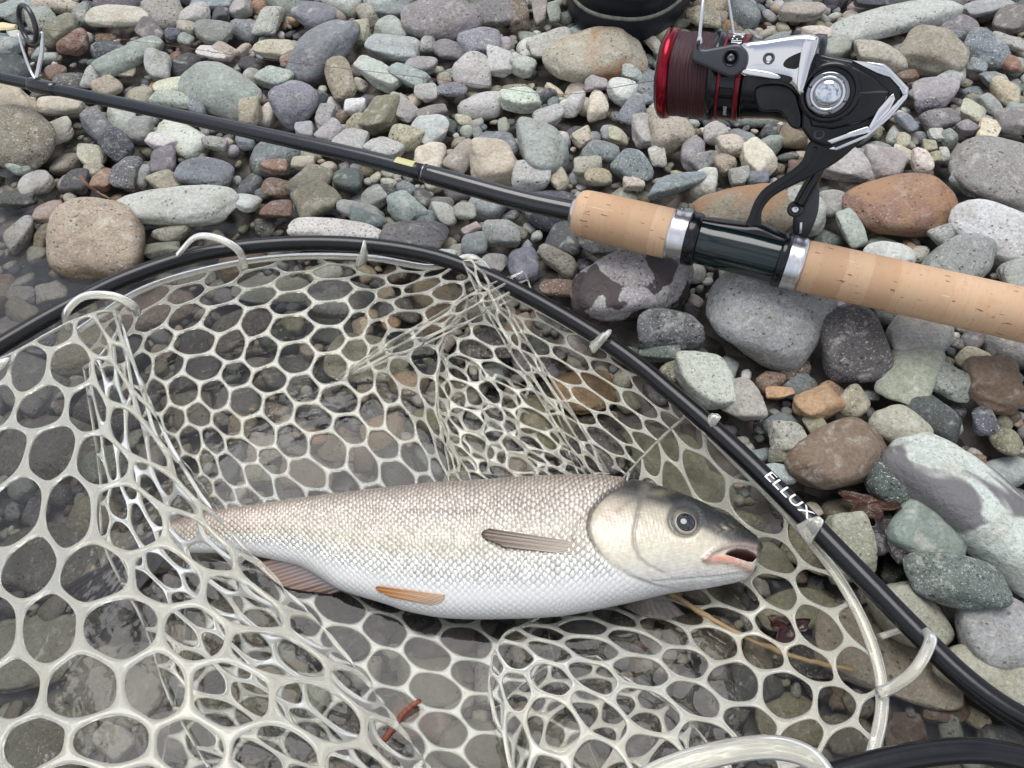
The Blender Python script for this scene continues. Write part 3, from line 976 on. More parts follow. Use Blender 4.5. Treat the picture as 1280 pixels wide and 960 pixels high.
def fill_frame(x, y, a, b, t, r):
    rz = b * r.uniform(0.55, 0.85)
    tx, ty = r.normal(0, 0.22, 2)
    n3 = unit([tx, ty, 1])
    u1 = unit(np.array([math.cos(t), math.sin(t), 0]) - n3 * (n3[0] * math.cos(t) + n3[1] * math.sin(t)))
    u2 = np.cross(n3, u1)
    g = float(gz(x, y))
    px, py = proj((x, y, g))
    inside = zone(px, py, 0).startswith('under')
    z = g + r.uniform(-0.2, 0.35) * rz - (0.004 if inside else 0.0015)
    if inside:
        z = min(z, (0.0 if py > 560 else 0.006) - rz)
    return np.array([x, y, z]), np.stack([u1 * a, u2 * b, n3 * rz], 1), px, py

# the largest ones in view become stones of their own, the rest one mass of small pebbles
cand = []
for n, q in enumerate(fill):
    r = np.random.default_rng(20000 + n)
    c, Mx, px, py = fill_frame(*q[:5], r)
    dep = float((c - CAMP) @ FWD)
    inview = 8 < px < 1272 and 4 < py < 952 and dep > 0
    cand.append((q[2] * FPX / dep if inview else 0, n, c, Mx, px, py, dep))
order = sorted(cand, key=lambda q: -q[0])
N_SINGLE = max(0, 298 - len(traced))
single = {q[1] for q in order[:N_SINGLE] if q[0] > 0}
pv, pf, pc = [], [], []
v2, f2 = ICO[2]
v3, f3 = ICO[3]
f2 = np.array(f2); f3 = np.array(f3)
small_shapes = {2: [pebble_verts(v2, 700 + i, [5, 7, 9, 11][i % 4]) for i in range(20)], 3: [pebble_verts(v3, 700 + i, [5, 7, 9, 11][i % 4]) for i in range(20)]}
koff = 0
for apx, n, c, Mx, px, py, dep in cand:
    q = fill[n]
    r = np.random.default_rng(30000 + n)
    cc = jitter(COL[q[5]], r, 0.13)
    if n in single:
        o = stone_obj(c, Mx, cc, M['stone'], int(r.integers(0, 1000)))
        label_stone(o, px, py, apx, q[3] * FPX / dep, q[5])
        continue
    lv = 3 if apx > 12 else 2
    sv = small_shapes[lv][int(r.integers(0, 20))] @ Mx.T + c
    pv.append(sv)
    pf.append((f3 if lv == 3 else f2) + koff)
    pc.append(np.tile([*cc, r.random()], (len(sv), 1)))
    koff += len(sv)
# a looser, coarser carpet of cobbles further out, where only a moved camera would look
for n in range(900):
    r = np.random.default_rng(60000 + n)
    x, y = r.uniform(-1.6, 1.6), r.uniform(-0.7, 2.2)
    if MX0 < x < MX1 and MY0 < y < MY1:
        continue
    a = r.uniform(0.012, 0.04)
    c, Mx, *_ = fill_frame(x, y, a, a * r.uniform(.6, .95), r.uniform(0, 3.14), r)
    sv = small_shapes[2][int(r.integers(0, 20))] @ Mx.T + c
    pv.append(sv); pf.append(f2 + koff)
    pc.append(np.tile([*jitter(COL[keys[r.choice(len(keys), p=wts)]], r, .08), r.random()], (len(sv), 1)))
    koff += len(sv)
PV, PF, PC = np.vstack(pv), np.vstack(pf), np.vstack(pc)
me = bpy.data.meshes.new('small_pebbles')
me.vertices.add(len(PV)); me.vertices.foreach_set('co', PV.ravel())
me.loops.add(PF.size); me.loops.foreach_set('vertex_index', PF.ravel())
me.polygons.add(len(PF)); me.polygons.foreach_set('loop_start', np.arange(0, PF.size, 3))
me.polygons.foreach_set('use_smooth', np.ones(len(PF), bool))
me.update(calc_edges=True)
at = me.attributes.new('Col', 'FLOAT_COLOR', 'POINT')
at.data.foreach_set('color', PC.ravel())
me.materials.append(M['pebbles'])
o = link('small_pebbles', me)
o['kind'] = 'stuff'
tag(o, 'small mixed pebbles filling the gaps between the larger stones', 'pebbles')
print('stones traced', len(traced), 'single fill', len(single), 'stuff pebbles', len(pv), 'tris', len(PF))

# ------------------------------------------------------------------ fish
top_k = np.array([(203, 667), (208, 660), (216, 654), (235, 648), (270, 641), (330, 632), (400, 622), (470, 614), (540, 607), (600, 604), (660, 600), (720, 598),
                  (760, 600), (790, 605), (820, 613), (850, 623), (880, 636), (905, 648), (925, 661), (940, 672), (948, 679), (951.5, 684)], float)
bot_k = np.array([(203, 669), (208, 679), (216, 686), (235, 690), (270, 690), (300, 691), (328, 696), (372, 706), (400, 721), (427, 737), (479, 753), (510, 763), (558, 771), (620, 772),
                  (700, 768), (760, 757), (800, 748), (840, 739), (890, 732), (923, 725), (936, 719), (940.5, 713), (941.5, 704), (945, 698), (948, 692), (951.5, 686)], float)
def curve_at(k, x):
    # monotone-ish smooth interpolation
    t = catmull(k, len(k) * 40)
    xs_, idx = np.unique(np.round(t[:, 0], 4), return_index=True)
    return np.interp(x, xs_, t[idx, 1])
f_top = lambda x: curve_at(top_k, x)
f_bot = lambda x: curve_at(bot_k, x)
def f_mid(x):
    return np.interp(x, [203, 450, 700, 951], [0.004, 0.010, 0.020, 0.024])
def f_thick(x):
    return np.interp(x, [203, 230, 330, 450, 580, 700, 790, 860, 910, 940, 951.5], [.004, .0068, .0095, .0145, .0195, .0215, .0215, .0185, .0135, .0085, .002])
def fish_surface(px, py):
    """upper skin: world point above photo position (px, py) of the fish's flat mid plane"""
    px, py = np.asarray(px, float), np.asarray(py, float)
    y0 = py + 0.0
    x0 = px + 0.0
    for _ in range(25):                      # find the spot of the mid plane whose raised skin shows at (px, py)
        p = _skin(x0, y0)
        q_ = p - CAMP
        y0 = y0 + 0.6 * (py - (480 - FPX * (q_ @ UPV) / (q_ @ FWD)))
        x0 = x0 + 0.6 * (px - (640 + FPX * (q_ @ RIGHT) / (q_ @ FWD)))
    return _skin(x0, y0)

def _skin(px, py):
    t_, b_ = f_top(px), f_bot(px)
    tt = np.clip((np.asarray(py) - (t_ + b_) / 2) / ((b_ - t_) / 2), -1, 1)
    h = f_thick(px) * np.power(np.maximum(1 - tt * tt, 0), 0.5)
    p = Pv(px, py, f_mid(px))
    p = np.array(p)
    p[..., 2] += h
    return p

NX, NU, NL = 820, 190, 46
xcols = np.concatenate([np.linspace(203, 905, NX - 130, endpoint=False), np.linspace(905, 951.5, 130)])
phi = np.concatenate([np.linspace(0, math.pi, NU, endpoint=False), np.linspace(math.pi, 2 * math.pi, NL, endpoint=False)])
NP_ = len(phi)
XX, PH = np.meshgrid(xcols, phi, indexing='ij')
Tp, Bt = f_top(xcols)[:, None], f_bot(xcols)[:, None]
YY = (Tp + Bt) / 2 - (Bt - Tp) / 2 * np.cos(PH)
TH = f_thick(xcols)[:, None]
HH = TH * np.sin(PH)
upper = (np.sin(PH) > -0.02)
_f0 = np.array(Pv(XX, YY, np.broadcast_to(f_mid(xcols)[:, None], XX.shape)))
_f0[..., 2] += HH
GX0, GY0 = XX, YY
_q = _f0 - CAMP
_w = _q @ FWD
XX, YY = 640 + FPX * (_q @ RIGHT) / _w, 480 - FPX * (_q @ UPV) / _w
Tp, Bt = f_top(np.clip(XX, 203, 951)), f_bot(np.clip(XX, 203, 951))

def seg_dist(px, py, poly):
    best = np.full(px.shape, 1e9)
    for (x0, y0), (x1, y1) in zip(poly[:-1], poly[1:]):
        dx, dy = x1 - x0, y1 - y0
        t = np.clip(((px - x0) * dx + (py - y0) * dy) / (dx * dx + dy * dy), 0, 1)
        best = np.minimum(best, np.hypot(px - x0 - t * dx, py - y0 - t * dy))
    return best
def sstep(a, b, x):
    t = np.clip((x - a) / (b - a), 0, 1)
    return t * t * (3 - 2 * t)
def in_poly(px, py, poly):
    c = np.zeros(px.shape, bool)
    n = len(poly)
    for i in range(n):
        x0, y0 = poly[i]; x1, y1 = poly[(i + 1) % n]
        cond = ((y0 > py) != (y1 > py)) & (px < (x1 - x0) * (py - y0) / (y1 - y0 + 1e-12) + x0)
        c ^= cond
    return c
def mixc(c, f, tgt):
    return c * (1 - f[..., None]) + np.array(tgt) * f[..., None]

# gill cover edge: x of the edge as a function of y
op_edge = [(786, 596), (780, 604), (766, 611), (755, 619), (745, 630), (738, 641), (735, 657), (737, 668), (742, 680), (750, 692), (764, 706), (785, 720), (815, 731), (850, 737)]
opx = np.interp(YY, [p[1] for p in op_edge], [p[0] for p in op_edge])
hw_ = np.interp(YY, [682, 700, 720], [1.5, 9, 18])
is_head = sstep(-1, 1, (XX - opx) / hw_)
# scales
arc = np.zeros_like(YY)
pxm = 0.385 / FPX
ds = np.hypot(np.diff(GY0, axis=1), np.diff(HH / pxm, axis=1))
arc[:, 1:] = np.cumsum(ds, 1)
half_i = NU // 2
arc = arc - arc[:, half_i:half_i + 1]
size = np.interp(XX, [203, 300, 450, 600, 740], [5.2, 5.6, 6.0, 6.5, 7.4])
rowp = np.interp(XX, [203, 300, 450, 600, 740], [3.5, 3.7, 4.0, 4.3, 4.7])
# integrate the along-body coordinate so spacing varies smoothly
qx = np.concatenate([[0], np.cumsum(np.diff(xcols) / np.interp(xcols[:-1], [203, 300, 450, 600, 740, 951], [7.0, 7.6, 8.4, 9.2, 10.2, 10.2]))])[:, None] + 0 * YY
qr = arc / rowp
wob = 0.18 * np.sin(XX * 0.05 + YY * 0.07) + 0.12 * np.sin(XX * 0.11 - YY * 0.13)
qx = qx + wob
best = np.full(YY.shape, -1e9)
ldx = np.zeros_like(YY); ldy = np.zeros_like(YY); sid = np.zeros_like(YY)
j0 = np.floor(qr)
for dj in range(-2, 4):
    j = j0 + dj
    sh = 0.5 * np.mod(j, 2)
    i0 = np.floor(qx - sh)
    for di in range(-1, 3):
        cx = i0 + di + sh
        dx, dy = qx - cx, (qr - j) * 0.5
        ok = (dx / 0.78) ** 2 + (dy / 0.66) ** 2 < 1
        m_ = ok & (cx > best)
        best = np.where(m_, cx, best)
        ldx = np.where(m_, dx, ldx); ldy = np.where(m_, dy, ldy)
        sid = np.where(m_, np.mod(np.abs(np.sin((i0 + di) * 12.9898 + j * 78.233) * 43758.5453), 1), sid)
rad = np.sqrt((ldx / 0.78) ** 2 + (ldy / 0.66) ** 2)
edge = sstep(0.66, 1.0, rad)
body_m = (1 - is_head) * upper
tn_ = (YY - Tp) / (Bt - Tp)
belly = sstep(0.66, 0.86, tn_)
sc_amp = 0.00085 * (1 - 0.75 * belly) * body_m * sstep(203, 240, XX)
disp = sc_amp * (0.75 - rad * 0.2 - edge * 0.9)
# colours
stops = [0, .04, .12, .3, .48, .62, .78, 1.0]
cr_ = np.array([(.42, .36, .305), (.55, .475, .41), (.64, .57, .49), (.66, .60, .515), (.62, .58, .48), (.70, .69, .645), (.77, .765, .75), (.73, .725, .71)])
C = np.stack([np.interp(tn_, stops, cr_[:, i]) for i in range(3)], -1)
pinkt = sstep(420, 230, XX) * (1 - sstep(.45, .7, tn_))
C = mixc(C, pinkt * 0.4, (.60, .46, .38))
C = C * (1 + 0.30 * (sid - 0.5) * body_m * (1 - belly))[..., None]
dk = edge * body_m * (0.66 - 0.36 * tn_) * (1 - 0.85 * belly)
C = C * (1 - np.clip(dk, 0, 1))[..., None]
smudge = np.exp(-(((XX - 655) / 60) ** 2 + ((YY - 632) / 16) ** 2)) * (0.6 + 0.4 * np.sin(XX * .35) * np.sin(YY * .5))
smudge += 0.8 * np.exp(-(((XX - 560) / 70) ** 2 + ((YY - 640) / 5) ** 2)) + 0.5 * np.exp(-(((XX - 470) / 60) ** 2 + ((YY - 652) / 4) ** 2))
C = C * (1 - 0.32 * np.clip(smudge, 0, 1) * body_m)[..., None]
metal = np.clip(body_m * (1 - belly * 0.6), 0, 1)

# head
head = is_head * upper
ht = (YY - Tp) / (Bt - Tp)
Hc = np.stack([np.interp(ht, [0, .10, .2, .42, .62, .8, 1], c) for c in zip((.055, .055, .05), (.075, .075, .07), (.46, .42, .32), (.66, .60, .47), (.70, .66, .53), (.68, .66, .61), (.68, .68, .68))], -1)
# dark crown and snout
crown_y = np.interp(XX, [735, 770, 800, 830, 850, 875, 895, 915, 935, 951], [600, 606, 611, 617, 634, 655, 664, 674, 681, 686])
crown = sstep(5, -3, YY - crown_y - 3)
Hc = mixc(Hc, crown * .93, (.02, .022, .022))
soft = np.exp(-((YY - crown_y - 3) / 7) ** 2) * sstep(860, 900, XX)
Hc = mixc(Hc, soft * .6, (.13, .125, .12))
gold = np.exp(-(((XX - 822) / 14) ** 2 + ((YY - 618) / 4) ** 2)) + .8 * np.exp(-(((XX - 905) / 13) ** 2 + ((YY - 662) / 6) ** 2)) * (0.5 + 0.5 * np.sin(XX * .55 + 2 * np.sin(YY * .5)))
Hc = mixc(Hc, np.clip(gold, 0, 1) * .38, (.46, .41, .27))
pink = np.exp(-(((XX - 765) / 24) ** 2 + ((YY - 650) / 26) ** 2))
Hc = mixc(Hc, pink * .5, (.60, .46, .38))
pre = [(807, 612), (803, 622), (798, 636), (795, 652), (792, 668), (793, 682), (799, 697), (811, 707), (828, 716)]
d_pre = seg_dist(XX, YY, pre)
Hc = mixc(Hc, np.exp(-(d_pre / np.interp(YY, [610, 640, 690], [6.5, 4.5, 3.0])) ** 2) * np.interp(YY, [610, 650, 700, 716], [.9, .6, .45, .1]), (.17, .15, .13))
smk = seg_dist(XX, YY, [(800, 622), (785, 630), (772, 640)])
Hc = mixc(Hc, np.exp(-(smk / 4) ** 2) * .45, (.16, .14, .12))
op2 = seg_dist(XX, YY, [(748, 650), (756, 662), (768, 674), (783, 678)])
Hc = mixc(Hc, np.exp(-(op2 / 1.5) ** 2) * .2, (.25, .2, .16))
d_orb = np.hypot(XX - 856, YY - 650)
Hc = mixc(Hc, sstep(24, 17, d_orb) * .9, (.075, .072, .068))
Hc = mixc(Hc, np.exp(-((d_orb - 21) / 2.2) ** 2) * .5, (.055, .055, .055))
Hc = mixc(Hc, np.exp(-(((XX - 848) / 6) ** 2 + ((YY - 644) / 5) ** 2)) * .5, (.36, .31, .24))
nos = np.exp(-(((XX - 901) / 4) ** 2 + ((YY - 661) / 2.5) ** 2))
# mouth
mouth = [(905, 692.5), (909, 689), (915, 686.6), (921, 685.6), (933, 687), (942, 691), (947, 695), (941, 702), (934, 701.5), (923, 698), (913, 695)]
inm = in_poly(XX, YY, mouth) & (upper > 0)
d_m = seg_dist(XX, YY, mouth + mouth[:1])
msd = np.where(inm, d_m, -d_m)
lipU = seg_dist(XX, YY, [(879, 698), (890, 690), (902, 684.5), (915, 681.5), (932, 682), (944, 685)])
Hc = mixc(Hc, np.exp(-(lipU / 3.4) ** 2) * .85, (.34, .25, .23))
lipL = seg_dist(XX, YY, [(884, 699), (900, 699), (915, 701), (930, 706), (937, 710)])
Hc = mixc(Hc, np.exp(-(lipL / 5.2) ** 2) * .9, (.62, .37, .29))
Hc = mixc(Hc, np.exp(-(seg_dist(XX, YY, [(893, 697), (905, 697), (915, 698.5)]) / 3.2) ** 2) * .65, (.62, .21, .12))
jaw = seg_dist(XX, YY, [(815, 726), (860, 722), (900, 719), (932, 715)])
Hc = mixc(Hc, np.exp(-(jaw / 1.6) ** 2) * .2, (.30, .28, .27))
Hc = mixc(Hc, sstep(-0.6, 1.2, msd), (.12, .05, .04))
specks = (np.abs(np.sin(XX * 12.9898 + YY * 78.233) * 43758.5453) % 1 > .985) & (YY > 640)
mott = 0.5 + 0.5 * np.sin(XX * .31 + 2.1 * np.sin(YY * .23)) * np.sin(YY * .37 + 1.7 * np.sin(XX * .19))
Hc = Hc * (1 - 0.16 * mott - 0.10 * (np.abs(np.sin(np.round(XX * 1.3) * 12.9898 + np.round(YY * 1.3) * 78.233) * 43758.5453) % 1))[..., None]
C = C * (1 - is_head[..., None]) + Hc * is_head[..., None]
d_op = seg_dist(XX, YY, op_edge)
opw = np.interp(YY, [596, 620, 680, 700, 737], [1.0, 1.0, .9, .3, .05])
C = mixc(C, np.exp(-(d_op / np.interp(YY, [596, 640, 690], [3.6, 2.8, 2.0])) ** 2) * opw * .9 * upper, (.07, .06, .055))
gil = seg_dist(XX, YY, [(752, 622), (735, 640), (722, 655), (715, 672), (722, 682)])
C = mixc(C, np.exp(-(gil / 3.5) ** 2) * .5 * body_m, (.20, .17, .16))
C = np.where(upper[..., None], C, np.array((.68, .68, .67)))
# relief of the head
disp = disp + head * (0.0008 * sstep(0, 14, XX - opx))
disp -= 0.0013 * np.exp(-(d_op / 2.2) ** 2) * opw * upper
disp -= 0.0005 * np.exp(-(d_pre / 2.4) ** 2) * head
disp -= 0.0012 * np.exp(-((d_orb - 19) / 4) ** 2) * head
disp += 0.0011 * np.exp(-(lipU / 3.2) ** 2) * head + 0.0010 * np.exp(-(lipL / 4.5) ** 2) * head
disp -= 0.00025 * np.exp(-(jaw / 1.8) ** 2) * head
disp -= 0.0007 * nos * head
disp += head * 0.00012 * (np.sin(XX * .8 + 2.3 * np.sin(YY * .6)) * np.sin(YY * .9 + 1.9 * np.sin(XX * .5)))
disp += 0.00025 * np.sin(XX * .5 + 2 * np.sin(YY * .5)) * np.exp(-(((XX - 905) / 14) ** 2 + ((YY - 664) / 7) ** 2)) * head
cav = sstep(0.0, 3.5, msd) * upper
metal = metal * (1 - is_head) + head * .25 * (1 - crown) * (1 - sstep(-1, 1, msd))
# world
FV = Pv(GX0, GY0, np.broadcast_to(f_mid(xcols)[:, None], XX.shape))
nrm2 = np.stack([0 * YY, np.cos(PH), np.sin(PH)], -1)      # rough outward direction
FV = FV.copy()
FV[..., 2] += HH
FV = FV + nrm2 * disp[..., None]
FV[..., 2] -= cav * np.minimum(0.010, (np.abs(HH) * 1.3))
# belly sags softly onto the net, waterline kept by geometry
fv = FV.reshape(-1, 3)
ff = []
for i in range(NX - 1):
    b0, b1 = i * NP_, (i + 1) * NP_
    for j in range(NP_):
        k = (j + 1) % NP_
        ff.append((b0 + j, b0 + k, b1 + k, b1 + j))
ff.append(tuple(range(NP_)))
ff.append(tuple((NX - 1) * NP_ + j for j in range(NP_))[::-1])
fish = thing('fish', P(590, 690, 0.0), 'silver fish with white belly and open mouth lying on its side in the net', 'fish')
fb = part('body', (fv, ff), M['fish'], fish)
att = fb.data.attributes.new('Col', 'FLOAT_COLOR', 'POINT')
att.data.foreach_set('color', np.concatenate([C, metal[..., None]], -1).reshape(-1, 4).ravel())
bm = bmesh.new(); bm.from_mesh(fb.data); bmesh.ops.recalc_face_normals(bm, faces=bm.faces); bm.to_mesh(fb.data); bm.free()

def fin(name, base, tip, mat, zfun, parent, nu=26, nv=30, thick=0.0005, ripple=0.0005):
    """base, tip: photo polylines of equal meaning; zfun(u, v, px, py) gives a world point"""
    b_, t_ = catmull(base, nv), catmull(tip, nv)
    u = np.linspace(0, 1, nu)[:, None]
    px = b_[None, :, 0] * (1 - u) + t_[None, :, 0] * u
    py = b_[None, :, 1] * (1 - u) + t_[None, :, 1] * u
    vv = np.broadcast_to(np.linspace(0, 1, nv)[None], px.shape)
    uu = np.broadcast_to(u, px.shape)
    W = zfun(uu, vv, px, py)
    W[..., 2] += ripple * np.sin(vv * 6.283 * 7) * uu
    top_ = W.reshape(-1, 3)
    low_ = top_ - np.array([0, 0, thick * 2])
    V = np.vstack([top_, low_])
    n = nu * nv
    F = []
    for i in range(nu - 1):
        for j in range(nv - 1):
            a = i * nv + j
            F.append((a, a + 1, a + nv + 1, a + nv))
            F.append((n + a, n + a + nv, n + a + nv + 1, n + a + 1))
    for j in range(nv - 1):
        for i in (0, nu - 1):
            a = i * nv + j
            F.append((a, a + 1, n + a + 1, n + a))
    for i in range(nu - 1):
        for j in (0, nv - 1):
            a = i * nv + j
            F.append((a, a + nv, n + a + nv, n + a))
    o = part(name, (V, F), mat, parent)
    fa = o.data.attributes.new('fin', 'FLOAT_VECTOR', 'POINT')
    uv = np.stack([uu, vv, 0 * uu], -1).reshape(-1, 3)
    fa.data.foreach_set('vector', np.vstack([uv, uv]).ravel())
    return o

def on_skin(lift0, lift1):
    def f(u, v, px, py):
        W = fish_surface(px, py)
        W[..., 2] += lift0 + (lift1 - lift0) * u
        return W
    return f
fin('pectoral_fin', [(729, 679), (731, 683), (728, 688), (718, 694)], [(612, 663), (603, 667), (605, 674), (630, 686)], M['fin_pect'], on_skin(0.0003, 0.0022), fish, ripple=0.0003)
def at_z(z0, z1):
    def f(u, v, px, py):
        return np.array(Pv(px, py, z0 + (z1 - z0) * u))
    return f
def on_skin_min(lift, zmin):
    def f(u, v, px, py):
        W = fish_surface(px, py)
        W[..., 2] = np.maximum(W[..., 2] + lift, zmin)
        return W
    return f
fin('pelvic_fin', [(556, 744), (555, 749), (550, 754), (538, 757)], [(474, 735), (470, 737), (476, 742), (490, 748)], M['fin_orange'], on_skin(0.0008, 0.0022), fish, ripple=0.0003)
fin('anal_fin', [(352, 697), (380, 708), (405, 722), (428, 737)], [(318, 704), (335, 722), (362, 735), (412, 742)], M['fin_anal'], at_z(0.0075, 0.002), fish)
fin('far_pectoral_fin', [(790, 749), (800, 747), (815, 744), (828, 741)], [(780, 758), (800, 768), (828, 774), (856, 768)], M['fin_far'], at_z(0.016, 0.008), fish, ripple=0.0)
def tail_z(u, v, px, py):
    return np.array(Pv(px, py, 0.006 - 0.020 * np.power(u, 1.2)))
fin('tail_fin', [(214, 654), (208, 664), (208, 678), (216, 688)], [(66, 742), (96, 752), (128, 768), (118, 800), (92, 828), (72, 852)], M['fin_tail'], tail_z, fish, 34, 48)
# eye: ball with dark pupil and pale ring
ec = fish_surface(np.array(856.5), np.array(654.5)) + np.array([0, 0, .0009]); en = unit(np.array([0.02, -0.08, 1.0]))
e1_ = unit(np.cross([0, 1, 0], en)); e2_ = np.cross(en, e1_)
kx = 0.47 / FPX
eye = part('eye', lathe(ec, en, e1_, e2_, [(-.003, .2 * kx), (-.0022, 11 * kx), (-.0006, 10.8 * kx), (.0004, 9.6 * kx), (.0007, 8.6 * kx), (.0006, 8.0 * kx)], 40), M['eye_gold'], fish)
part('pupil', lathe(ec, en, e1_, e2_, [(-.001, 9.0 * kx), (.0007, 8.9 * kx), (.0013, 7.6 * kx), (.0019, 5 * kx), (.0022, 2.5 * kx), (.0023, .2 * kx)], 40), M['eye_dark'], eye)

# ------------------------------------------------------------------ landing net
def grid_surface(G):
    """G[v][u] = (px, py, z) -> function (U, V in 0..1) -> world points, Catmull-Rom both ways"""
    G = np.asarray(G, float)
    W = Pv(G[..., 0], G[..., 1], G[..., 2])
    nv, nu = W.shape[:2]
    ext = np.zeros((nv + 2, nu + 2, 3))
    ext[1:-1, 1:-1] = W
    ext[0, 1:-1] = 2 * W[0] - W[1]; ext[-1, 1:-1] = 2 * W[-1] - W[-2]
    ext[:, 0] = 2 * ext[:, 1] - ext[:, 2]; ext[:, -1] = 2 * ext[:, -2] - ext[:, -3]
    def wts_(f):
        return np.stack([0.5 * (-f + 2 * f ** 2 - f ** 3), 0.5 * (2 - 5 * f ** 2 + 3 * f ** 3), 0.5 * (f + 4 * f ** 2 - 3 * f ** 3), 0.5 * (-f ** 2 + f ** 3)], -1)
    def S(U, V):
        U, V = np.clip(U, 0, 1) * (nu - 1), np.clip(V, 0, 1) * (nv - 1)
        iu = np.clip(np.floor(U).astype(int), 0, nu - 2); iv = np.clip(np.floor(V).astype(int), 0, nv - 2)
        wu, wv_ = wts_(U - iu), wts_(V - iv)
        out = np.zeros((len(U), 3))
        for a in range(4):
            for b in range(4):
                out += (wv_[:, a] * wu[:, b])[:, None] * ext[iv + a, iu + b]
        return out
    return S

def hex_net(S, ncol, nrow, width=0.0050, thick=0.0014, seed=0, wob=0.06, flip=False, floor=None):
    """honeycomb web with rounded holes laid on the surface S"""
    r = np.random.default_rng(seed)
    key, pts = {}, []
    def vid(x, y):
        k_ = (round(x * 60), round(y * 60))
        if k_ not in key:
            key[k_] = len(pts)
            pts.append((x, y))
        return key[k_]
    Lx, Ly = ncol * 0.866, float(nrow)
    cells = []
    for i in range(ncol + 1):
        for j in range(-1, nrow + 1):
            cx, cy = i * 0.866, j + 0.5 * (i % 2) + .5
            ring = []
            for k_ in range(12):
                an = math.pi / 6 * k_
                rr = 0.5774 if k_ % 2 == 0 else 0.5
                ring.append((min(max(cx + rr * math.cos(an), 0), Lx), min(max(cy + rr * math.sin(an), 0), Ly)))
            xs_ = [q[0] for q in ring]; ys_ = [q[1] for q in ring]
            if max(xs_) - min(xs_) < 0.5 or max(ys_) - min(ys_) < 0.4:
                continue
            cells.append((np.mean(xs_), np.mean(ys_), [vid(*q) for q in ring]))
    pts_a = np.array(pts)
    # uneven lattice
    jx = wob * np.sin(pts_a[:, 0] * 2.3 + pts_a[:, 1] * 1.7 + seed) + r.normal(0, wob * .35, len(pts_a))
    jy = wob * np.cos(pts_a[:, 0] * 1.9 - pts_a[:, 1] * 2.1 + seed) + r.normal(0, wob * .35, len(pts_a))
    inn = (pts_a[:, 0] > .01) & (pts_a[:, 0] < Lx - .01)
    inn2 = (pts_a[:, 1] > .01) & (pts_a[:, 1] < Ly - .01)
    pts_a[:, 0] += jx * inn; pts_a[:, 1] += jy * inn2
    ev = lambda A: S(A[:, 1] / Ly, A[:, 0] / Lx) if flip else S(A[:, 0] / Lx, A[:, 1] / Ly)
    PA = ev(pts_a)
    def norms(A):
        e = 1e-2
        du = ev(A + [e, 0]) - ev(A - [e, 0]); dv = ev(A + [0, e]) - ev(A - [0, e])
        n = np.cross(du, dv)
        n /= np.linalg.norm(n, axis=1)[:, None] + 1e-12
        return np.where(n[:, 2:3] < 0, -n, n)
    NA = norms(pts_a)
    V = [PA + NA * thick * .8, PA - NA * thick * .8]
    n0 = len(PA)
    F = []
    off = 2 * n0
    for cx, cy, ring in cells:
        W = PA[ring]
        c3 = W.mean(0)
        d = W - c3
        ln = np.linalg.norm(d, axis=1)
        # hole edge: pulled in by half the strand width (more at the corners, which rounds the hole)
        pull = np.array([width * .5 * (1.35 if k_ % 2 == 0 else 1.0) for k_ in range(12)])
        f = np.clip(1 - pull / np.maximum(ln, 1e-6), 0.30, 0.95)
        H = c3 + d * f[:, None]
        H = 0.76 * H + 0.12 * (np.roll(H, 1, 0) + np.roll(H, -1, 0))
        nn = NA[ring]
        V.append(H + nn * thick * .62); V.append(H - nn * thick * .62)
        for k_ in range(12):
            m_ = (k_ + 1) % 12
            a, b = ring[k_], ring[m_]
            if a == b:
                continue
            F.append((a, b, off + m_, off + k_))
            F.append((n0 + b, n0 + a, off + 12 + k_, off + 12 + m_))
            F.append((off + k_, off + m_, off + 12 + m_, off + 12 + k_))
        off += 24
    V = np.vstack(V)
    if floor is not None:
        V[:, 2] = np.maximum(V[:, 2], floor)
    # drop faces that lost an edge at the border
    F = [q for q in F if len(set(q)) == 4]
    return V, F

hoop_px = [(-150, 610, .058), (-110, 520, .054), (-55, 466, .050), (0, 432, .046), (80, 386, .042), (160, 347, .038), (250, 318, .036), (350, 305, .035), (450, 306, .035), (540, 320, .035), (620, 350, .035), (700, 392, .036), (780, 443, .037),
           (850, 500, .038), (920, 562, .040), (1000, 640, .042), (1080, 722, .044), (1140, 784, .045), (1200, 843, .046), (1260, 888, .047), (1320, 915, .048), (1400, 930, .050), (1500, 940, .052)]
yoke_px = [(1500, 985, .052), (1400, 985, .054), (1330, 965, .056), (1270, 946, .058), (1215, 938, .060), (1150, 943, .060), (1080, 958, .060), (1000, 985, .060), (860, 1060, .062), (650, 1150, .066), (400, 1180, .07), (100, 1100, .07), (-90, 900, .066), (-155, 740, .062), (-150, 610, .058)]
hoop_p = catmull(np.array([P(*q) for q in hoop_px]), 200)
yoke_p = catmull(np.array([P(*q) for q in yoke_px]), 150)
net = thing('landing_net', P(900, 560, 0.0), 'landing net with black tube hoop and clear rubber honeycomb bag', 'fishing net')
HR = 0.0046
part('hoop_frame', tube(hoop_p, HR, 20), M['black_alu'], net)
part('yoke_arm', tube(yoke_p, HR * .96, 20), M['black_alu'], net)
hnd = np.array([P(1400, 955, .053), P(1500, 962, .053), P(1750, 985, .056), P(2100, 1010, .06)])
part('handle', tube(catmull(hnd, 30), 0.013, 24), M['black_alu'], net)

